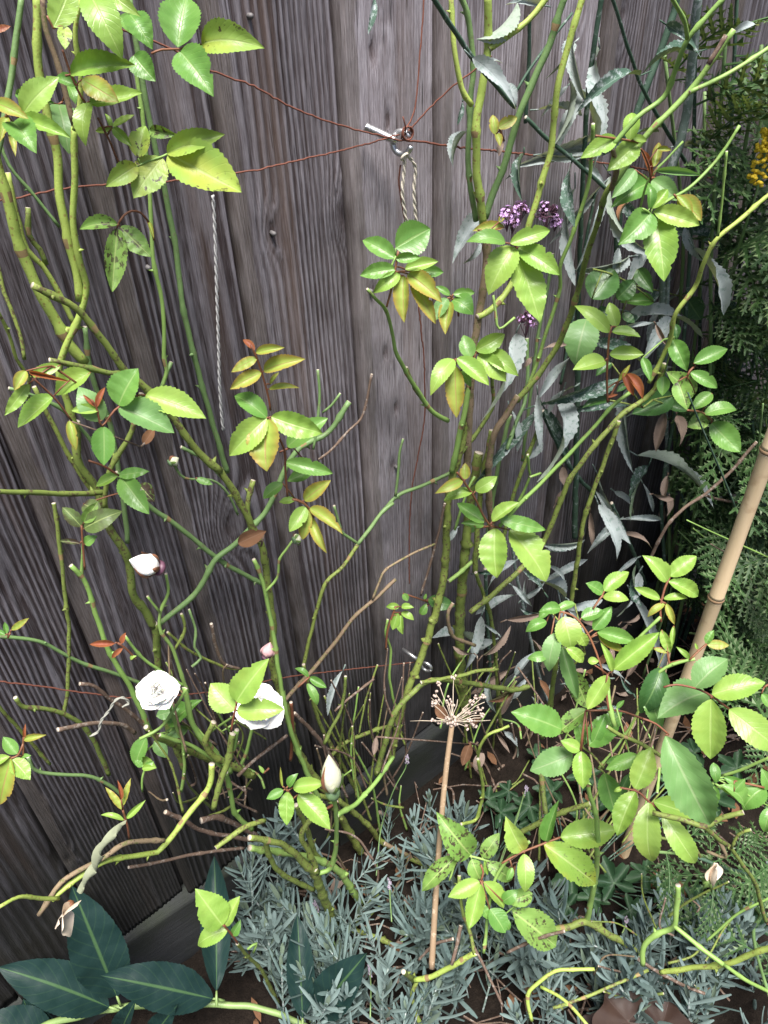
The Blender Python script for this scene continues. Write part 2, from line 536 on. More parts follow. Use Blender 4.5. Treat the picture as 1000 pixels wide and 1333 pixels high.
def build_board(i, parent):
    x0, x1 = BX[i], BX[i + 1]
    w = x1 - x0
    sp, u0, p0, tilt, con, tone = BP.get(i, (0.006 + 0.002 * rnd.random(), rnd.random(), 0.04, 0.03, 0.6, 0.6 - 0.02 * i))
    near = 2 <= i <= 9
    du = 0.0012 if near else 0.004
    dz = 0.007 if near else 0.02
    nu = int(w / du) + 1
    H = 1.72
    nz = int(H / dz) + 1
    U, Z = np.meshgrid(np.linspace(0, w, nu), np.linspace(0.0, H, nz))
    X = x0 + U
    wob = 0.008 * (fbm(Z * 1.6, U * 5, i * 5 + 1) - 0.5) + 0.0022 * (fbm(Z * 9, U * 25, i * 5 + 2) - 0.5)
    uu = U - u0 * w + wob * 1.6
    pz = p0 + tilt * (Z - 0.9) + 0.02 * (fbm(Z * 2.0, U * 2, i * 5 + 3) - 0.5)
    r = np.sqrt(uu ** 2 + (0.35 * pz) ** 2 + 1e-6)
    kdark = np.zeros_like(U)
    gap = np.clip((U - (w - 0.004 - 0.003 * fbm(Z * 6, Z * 0, i + 60))) / 0.0015, 0, 1)
    for (kp, kr) in KW:
        if x0 - 0.02 < kp[0] < x1 + 0.02:
            dx, dzk = (X - kp[0]), (Z - kp[2]) * 0.55
            d = np.sqrt(dx * dx + dzk * dzk)
            r = r + kr * 2.2 * np.exp(-(d / (kr * 2.0)) ** 2) * np.sign(kp[0] - x0 - u0 * w + 1e-4)
            kdark = np.maximum(kdark, np.exp(-(d / (kr * 0.75)) ** 2))
    q = r / sp
    q = q + 1.8 * fbm(q * 0.22, Z * 0.4, i + 40)
    s = q - np.floor(q)
    rid = hsh(np.floor(q), np.floor(q) * 0 + i, 3)
    sharp = 0.5 + 0.5 * np.sin(2 * np.pi * (s ** (0.8 + 1.1 * rid)) - 1.2)
    lat = np.clip((sharp - 0.36) * 3.2, 0, 1)
    lat *= 0.55 + 0.45 * rid + 0.5 * (fbm(q * 0.9, Z * 5, i + 70) - 0.3)
    sm = np.clip((fbm(U * 9, Z * 1.1, i + 210) - 0.48) * 4, 0, 0.5)
    lat = lat * (1 - sm) + sm * (0.48 + 0.35 * (fbm(U * 220, Z * 4, i + 220) - 0.5))
    lat = np.clip(lat, 0, 1)
    # left edge strip: sawn thick edge with fine straight lines
    ew = 0.017 + 0.006 * (fbm(Z * 5, Z * 0, i + 90) - 0.5) + 0.005 * (vn(Z * 40, Z * 0, i + 95) - 0.5)
    em = np.clip((ew - U) / 0.0025, 0, 1)
    fl = 0.5 + 0.5 * np.sin((U + 0.05 * Z) * 2 * np.pi / 0.0031 + 2.5 * fbm(Z * 4, U * 40, i + 99))
    lat = lat * (1 - em) + em * (0.25 + 0.55 * fl)
    lat = lat * con + (1 - con) * (0.62 + 0.25 * (fbm(U * 160, Z * 3, i + 11) - 0.5))
    lat = lat * (1 - 0.9 * kdark)
    depth = 0.0022 * con + 0.0003
    # feather-edged: thick on the left, thin on the right
    Y = -0.022 + 0.012 * (U / w) - depth * lat + 0.0018 * kdark
    cham = np.clip((0.004 - U) / 0.004, 0, 1)
    Y = Y + 0.004 * cham ** 2 + 0.009 * gap
    Y = Y + 0.004 * (fbm(Z * 1.3, U * 3, i + 120) - 0.5)
    Zb = Z.copy()
    Zb[0, :] += 0.010 * (rnd.random() - 0.5)
    damp_shade = np.clip(1.0 - Z / (0.72 + 0.35 * (fbm(X * 6, Z * 0 + 3, 5) - 0.5)), 0, 1) * 0.95  # lower boards darken: shade put into the colour, plus moisture staining
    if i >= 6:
        damp_shade = damp_shade * 0.9 + 0.25 * np.clip(fbm(X * 4, Z * 3, 77) - 0.45, 0, 1)
    v = np.stack([X, Y, Zb], -1).reshape(-1, 3)
    # back sheet and left reveal
    lft = np.stack([np.full(nz, x0), np.full(nz, 0.004), Zb[:, 0]], -1)
    bot = np.stack([X[0], np.full(nu, 0.004), Zb[0]], -1)
    idx = np.arange(nu * nz).reshape(nz, nu)
    f = np.stack([idx[:-1, :-1], idx[:-1, 1:], idx[1:, 1:], idx[1:, :-1]], -1).reshape(-1, 4)
    n0 = nu * nz
    li = np.arange(n0, n0 + nz)
    f2 = np.stack([li[:-1], idx[:-1, 0], idx[1:, 0], li[1:]], -1)
    bi = np.arange(n0 + nz, n0 + nz + nu)
    f3 = np.stack([bi[:-1], bi[1:], idx[0, 1:], idx[0, :-1]], -1)
    V = np.vstack([v, lft, bot])
    Fc = np.vstack([f, f2, f3])
    me = bpy.data.meshes.new('board')
    me.vertices.add(len(V))
    me.vertices.foreach_set('co', V.astype(np.float32).ravel())
    me.loops.add(Fc.size)
    me.loops.foreach_set('vertex_index', Fc.astype(np.int32).ravel())
    me.polygons.add(len(Fc))
    me.polygons.foreach_set('loop_start', np.arange(0, Fc.size, 4, dtype=np.int32))
    me.polygons.foreach_set('loop_total', np.full(len(Fc), 4, dtype=np.int32))
    me.update(calc_edges=True)
    a = me.attributes.new('grain', 'FLOAT_COLOR', 'POINT')
    tn = np.clip(tone + 0.35 * (fbm(X * 9, Z * 2.2, 300 + i) - 0.5) + 0 * Z, 0, 1)
    g = np.stack([lat, em, tn, damp_shade], -1).reshape(-1, 4)
    g = np.vstack([g, g.reshape(nz, nu, 4)[:, 0], g.reshape(nz, nu, 4)[0]])
    g[n0:, 0] *= 0.5
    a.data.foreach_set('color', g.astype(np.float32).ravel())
    me.materials.append(WOOD)
    me.polygons.foreach_set('use_smooth', np.ones(len(Fc), dtype=bool))
    part('board', me, parent)


def box(x0, x1, y0, y1, z0, z1, bev=0.0):
    v = [(x, y, z) for z in (z0, z1) for y in (y0, y1) for x in (x0, x1)]
    f = [(0, 1, 3, 2), (4, 6, 7, 5), (0, 4, 5, 1), (2, 3, 7, 6), (0, 2, 6, 4), (1, 5, 7, 3)]
    return v, f


def build_fence():
    t = thing('timber_fence', 'weathered grey-brown upright board fence filling the background behind the roses', 'fence', (0.5, 0, 0))
    for i in range(len(BX) - 1):
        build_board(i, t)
    # gravel boards along the foot
    m, tt, b = nodes('gravel_board_wood')
    mp = tt.nodes.new('ShaderNodeMapping')
    mp.inputs['Scale'].default_value = (0.06, 1, 1)
    tt.links.new(geo(tt), mp.inputs['Vector'])
    n1 = noise(tt, mp.outputs[0], 260, 5, 0.65)
    n2 = noise(tt, geo(tt), 12, 4)
    col = mix(tt, n1, (0.008, 0.009, 0.010), (0.034, 0.036, 0.038))
    col = mix(tt, ramp(tt, n2, [(0.45, 0.0), (0.65, 0.8)]), col, (0.015, 0.020, 0.011))
    tt.links.new(col, b.inputs['Base Color'])
    b.inputs['Roughness'].default_value = 0.85
    bump(tt, b, n1, 0.6, 0.003)
    for (xa, xb) in ((-0.9, 0.335), (0.338, 2.3)):
        nx, nz = int((xb - xa) / 0.01), 14
        X, Z = np.meshgrid(np.linspace(xa, xb, nx), np.linspace(GZ - 0.03, -0.002, nz))
        Y = -0.030 + 0.004 * (fbm(X * 4, Z * 20, 8) - 0.5) + 0.0025 * (vn(X * 15, Z * 180, 4) - 0.5)
        Zr = Z + 0.006 * (fbm(X * 12, Z * 0, 6) - 0.5)
        v = list(np.stack([X, Y, Zr], -1).reshape(-1, 3))
        f = [(j * nx + i, j * nx + i + 1, (j + 1) * nx + i + 1, (j + 1) * nx + i) for j in range(nz - 1) for i in range(nx - 1)]
        n0 = len(v)
        v += [np.array([x, 0.01, z]) for x, z in zip(X[-1], Zr[-1])]
        f += [((nz - 1) * nx + i, (nz - 1) * nx + i + 1, n0 + i + 1, n0 + i) for i in range(nx - 1)]
        part('gravel_board', mesh('gravel_board', v, f, m), t)
    # rear rail, post backing
    v, f = box(-0.9, 2.3, 0.012, 0.06, 0.55, 0.63)
    part('rail', mesh('rail', v, f, m, False), t)
    # nail heads
    nm = simple('old_nail', (0.16, 0.15, 0.15), 0.7, 0.4)
    mb = MB()
    for (px, py) in ((342, 298), (181, 341), (505, 600), (468, 372), (310, 20)):
        c = CAM + ray(px, py) * fence_depth(px, py)
        mb = MB()
        mb.tube([(c[0], -0.015, c[2]), (c[0], -0.0245, c[2]), (c[0], -0.026, c[2])], [0.0025, 0.0025, 0.001], 8)
        part('nail', mb.build('nail', nm), t)
    return t


build_fence()

# ------------------------------------------------------------------ leaf meshes (unit length along x, width along y)
def leaf_shape(kind, seed):
    r = random.Random(seed)
    if kind == 'rose':
        n, teeth, ta, a, c = 44, 14, 0.12, r.uniform(0.62, 0.74), r.uniform(0.82, 1.02)
    elif kind == 'broad':
        n, teeth, ta, a, c = 60, 26, 0.05, 0.8, 0.95
    else:                                   # lance
        n, teeth, ta, a, c = 44, 14, 0.20, 0.75, 0.95
    pk = a / (a + c)
    nm = pk ** a * (1 - pk) ** c
    fold = r.uniform(0.08, 0.46)
    arch = r.uniform(0.0, 0.19)
    wav = r.uniform(0.002, 0.007)
    wf = r.uniform(2.5, 5)
    curl = r.uniform(-0.25, 0.35)
    side = r.uniform(-0.07, 0.07)
    twist = r.uniform(-0.25, 0.25)
    if kind == 'lance':
        arch, twist, side = r.uniform(0.0, 0.22), r.uniform(-0.9, 0.9), r.uniform(-0.14, 0.14)
    if kind == 'broad':
        fold, arch = r.uniform(0.08, 0.2), r.uniform(0.03, 0.10)
    bite = []
    if kind == 'rose' and r.random() < 0.25:
        bite = [(r.uniform(0.25, 0.8), r.choice((-1, 1)), r.uniform(0.03, 0.06), r.uniform(0.15, 0.4))]
    rows = (-1, -0.55, 0, 0.55, 1)
    v, uv, f = [], [], []
    for i in range(n + 1):
        x = i / n
        h = 0.5 * (x ** a) * ((1 - x) ** c) / nm if 0 < x < 1 else 0.0
        ph = x * teeth
        saw = ph - math.floor(ph)
        for k in rows:
            s = 1 + (ta * (saw - 0.5) if abs(k) == 1 and 0.06 < x < 0.97 else 0)
            for (bx, bs, bw, bd) in bite:
                if k * bs > 0 and abs(x - bx) < bw:
                    s *= 1 - bd * abs(k) * (1 - abs(x - bx) / bw)
            h2 = max(h, 0.004)
            y = k * h2 * s
            z = arch * 4 * x * (1 - x) - curl * x * x * x * 0.5 + curl * x * 0.5
            z += fold * abs(y) * 1.0 + wav * abs(k) * math.sin(x * wf * 6.28 + (0 if k > 0 else 1.7)) * 2
            z += 0.004 * abs(k) * abs(math.sin(x * 9 * math.pi)) * (1 if kind != 'lance' else 0)
            tw = twist * (x - 0.5)
            yy = y * math.cos(tw)
            z += y * math.sin(tw)
            yy += side * 4 * x * (1 - x) * 0.5
            v.append((x, yy, z))
            uv.append((x, 0.5 + 0.5 * k))
    m = len(rows)
    for i in range(n):
        for k in range(m - 1):
            f.append((i * m + k, (i + 1) * m + k, (i + 1) * m + k + 1, i * m + k + 1))
    return v, f, uv


SCAR = bark_mat('node_scar', (0.20, 0.13, 0.06), (0.30, 0.22, 0.10), rough=0.8, scale=120)
SHAPES = {k: [leaf_shape(k, s + 1) for s in range(n)] for k, n in (('rose', 14), ('broad', 4), ('lance', 7))}
LCACHE = {}


def leaf_me(kind, col, i):
    i %= len(SHAPES[kind])
    key = (kind, col, i)
    if key not in LCACHE:
        v, f, uv = SHAPES[kind][i]
        LCACHE[key] = mesh('leaflet', v, f, LM[col], True, None, uv)
    return LCACHE[key]


def leaf_matrix(b, tip, w, nrm=None, spin=0.3):
    b, tip = Vector(b), Vector(tip)
    a = tip - b
    L = a.length
    a.normalize()
    toc = (Vector(CAM) - b).normalized()
    if nrm is None:
        nrm = toc * 0.9 + Vector((0, 0, 1)) * 0.35 + Vector((rnd.uniform(-1, 1), rnd.uniform(-1, 1), rnd.uniform(-1, 1))) * spin
    z = nrm - a * nrm.dot(a)
    z.normalize()
    y = z.cross(a)
    return Matrix(((a.x * L, y.x * L * w, z.x * L, b.x), (a.y * L, y.y * L * w, z.y * L, b.y), (a.z * L, y.z * L * w, z.z * L, b.z), (0, 0, 0, 1)))


def cane_path(pts, d0, d1):
    n = len(pts)
    L = [0]
    for i in range(1, n):
        L.append(L[-1] + math.dist(pts[i], pts[i - 1]))
    out, dep = [], []
    for i, (x, y) in enumerate(pts):
        t = L[i] / max(L[-1], 1e-6)
        if (d0 < 0.3) == (d1 < 0.3):
            p, dd = P(x, y, d0 + (d1 - d0) * t)
        else:
            a, da = P(x, y, d0)
            b, db = P(x, y, d1)
            dd = da + (db - da) * t
            p = CAM + ray(x, y) * dd
        out.append(p)
        dep.append(dd)
    return np.array(out), np.array(dep)


def build_cane(root, mat, r0, r1, d0, d1, pts, name='cane', cut=True, thorns=None):
    p, dep = cane_path(pts, d0, d1)
    n = len(p)
    rad = np.array([(r0 + (r1 - r0) * i / max(1, n - 1)) for i in range(n)]) * 0.84 * dep / FPX
    sp = spline(np.column_stack([p, rad]), 0.006)
    c, r = sp[:, :3].copy(), sp[:, 3].copy()
    m = len(c)
    # slight wander and swollen nodes
    ph = rnd.random() * 9
    ii = np.arange(m)
    c += (0.10 * r[:, None]) * np.stack([np.sin(ii * 0.9 + ph), np.cos(ii * 0.7 + ph * 2), np.sin(ii * 0.6 + ph * 3)], -1)
    k = rnd.randint(2, 6)
    nodes_at = []
    while k < m - 2 and mat not in 'vwsk':
        r[k] *= rnd.uniform(1.10, 1.38)
        nodes_at.append(k)
        k += rnd.randint(6, 13)
    r *= 1 + 0.10 * (np.array([rnd.random() for _ in range(m)]) - 0.5)
    mb = MB()
    mb.tube(c, r, 8 if r0 > 3 else 6, 0, 1, jit=0.05 if mat not in 'md' else 0.16)
    if thorns is None:
        thorns = mat in 'ymlg' and r0 > 2.2
    if thorns:
        for k in nodes_at:
            if rnd.random() < 0.55:
                t = c[min(k + 1, m - 1)] - c[k - 1]
                t /= np.linalg.norm(t)
                a = np.cross(t, [rnd.uniform(-1, 1), rnd.uniform(-1, 1), rnd.uniform(-1, 1)])
                a /= np.linalg.norm(a) + 1e-9
                mb.cone(c[k] + a * r[k] * 0.8, a - t * 0.35, r[k] * 0.55, min(0.006, r[k] * 1.7), 5, 0)
    if mat in 'ymlg':
        ns = 8 if r0 > 3 else 6
        ring_at = [q for q in nodes_at if rnd.random() < 0.4]
        for k in nodes_at:
            for j in range(ns):
                if k in ring_at and rnd.random() < 0.75:
                    mb.mi[k * ns + j] = 2
    return part(name, mb.build(name, [BM[mat], CUT, SCAR]), root)


def build_leaf(root, d, col, rach, lets, kind='rose', name='leaf', ox=0, oy=0, s=1.0, rr=1.5, single='leaflet', spin=0.3):
    """one compound leaf: a stalk object carrying its leaflets"""
    T = lambda x, y: (ox + x * s, oy + y * s)
    mb = MB()
    rp = None
    dd = d
    if rach:
        pts = [T(*q) for q in rach]
    else:
        bx = [l[0] for l in lets]
        by = [l[1] for l in lets]
        pts = None
        if len(lets) > 1:
            a, b = (min(bx), by[bx.index(min(bx))]), (max(bx), by[bx.index(max(bx))])
            mid = (sum(bx) / len(bx), sum(by) / len(by) + 2)
            pts = [T(*a), T(*mid), T(*b)]
        else:
            l = lets[0]
            q = T(l[0], l[1])
            e = T(l[2], l[3])
            pts = [(q[0] - (e[0] - q[0]) * 0.18, q[1] - (e[1] - q[1]) * 0.18 + 2), q]
    p, dep = cane_path(pts, dd, dd)
    rad = rr * dep / FPX
    sp = spline(np.column_stack([p, rad]), 0.005)
    mb.tube(sp[:, :3], sp[:, 3], 5)
    objs = []
    lmats = []
    for l in lets:
        b0 = T(l[0], l[1])
        t0 = T(l[2], l[3])
        w = l[4]
        c = l[5] if len(l) > 5 else col
        B, db = P(b0[0], b0[1], dd)
        Lm = math.dist(b0, t0) * db / FPX
        # tip depth varies a little so leaflets tilt
        v = ray(*t0)
        dt = db + rnd.uniform(-0.22, 0.18) * Lm
        fd = (0.71 - 0.03) / v[1] if v[1] > 0.02 else 99
        dt = min(dt, fd, ground_depth(*t0) - 0.004)
        TP = CAM + v * dt
        k = int(np.argmin(np.linalg.norm(sp[:, :3] - B, axis=1)))
        if np.linalg.norm(sp[k, :3] - B) > 0.0015:
            mb.tube([sp[k, :3], 0.5 * (sp[k, :3] + B) + np.array([0, 0, 0.0006]), B], rad[0] * 0.7, 5)
        objs.append((leaf_me(kind, c, rnd.randint(0, 99)), leaf_matrix(B, TP, w * 1.06, spin=spin)))
    st = {'y': 'r', 'b': 'r', 'r': 'r', 'd': 'm', 'k': 'k', 'v': 'w', 'w': 'v', 'x': 'd', 'o': 'd'}.get(col, 'r' if rnd.random() < 0.6 else 'l')
    lo = part(name, mb.build('leaf_stalk', BM[st]), root)
    for me, M in objs:
        part(single, me, lo, M)
    return lo

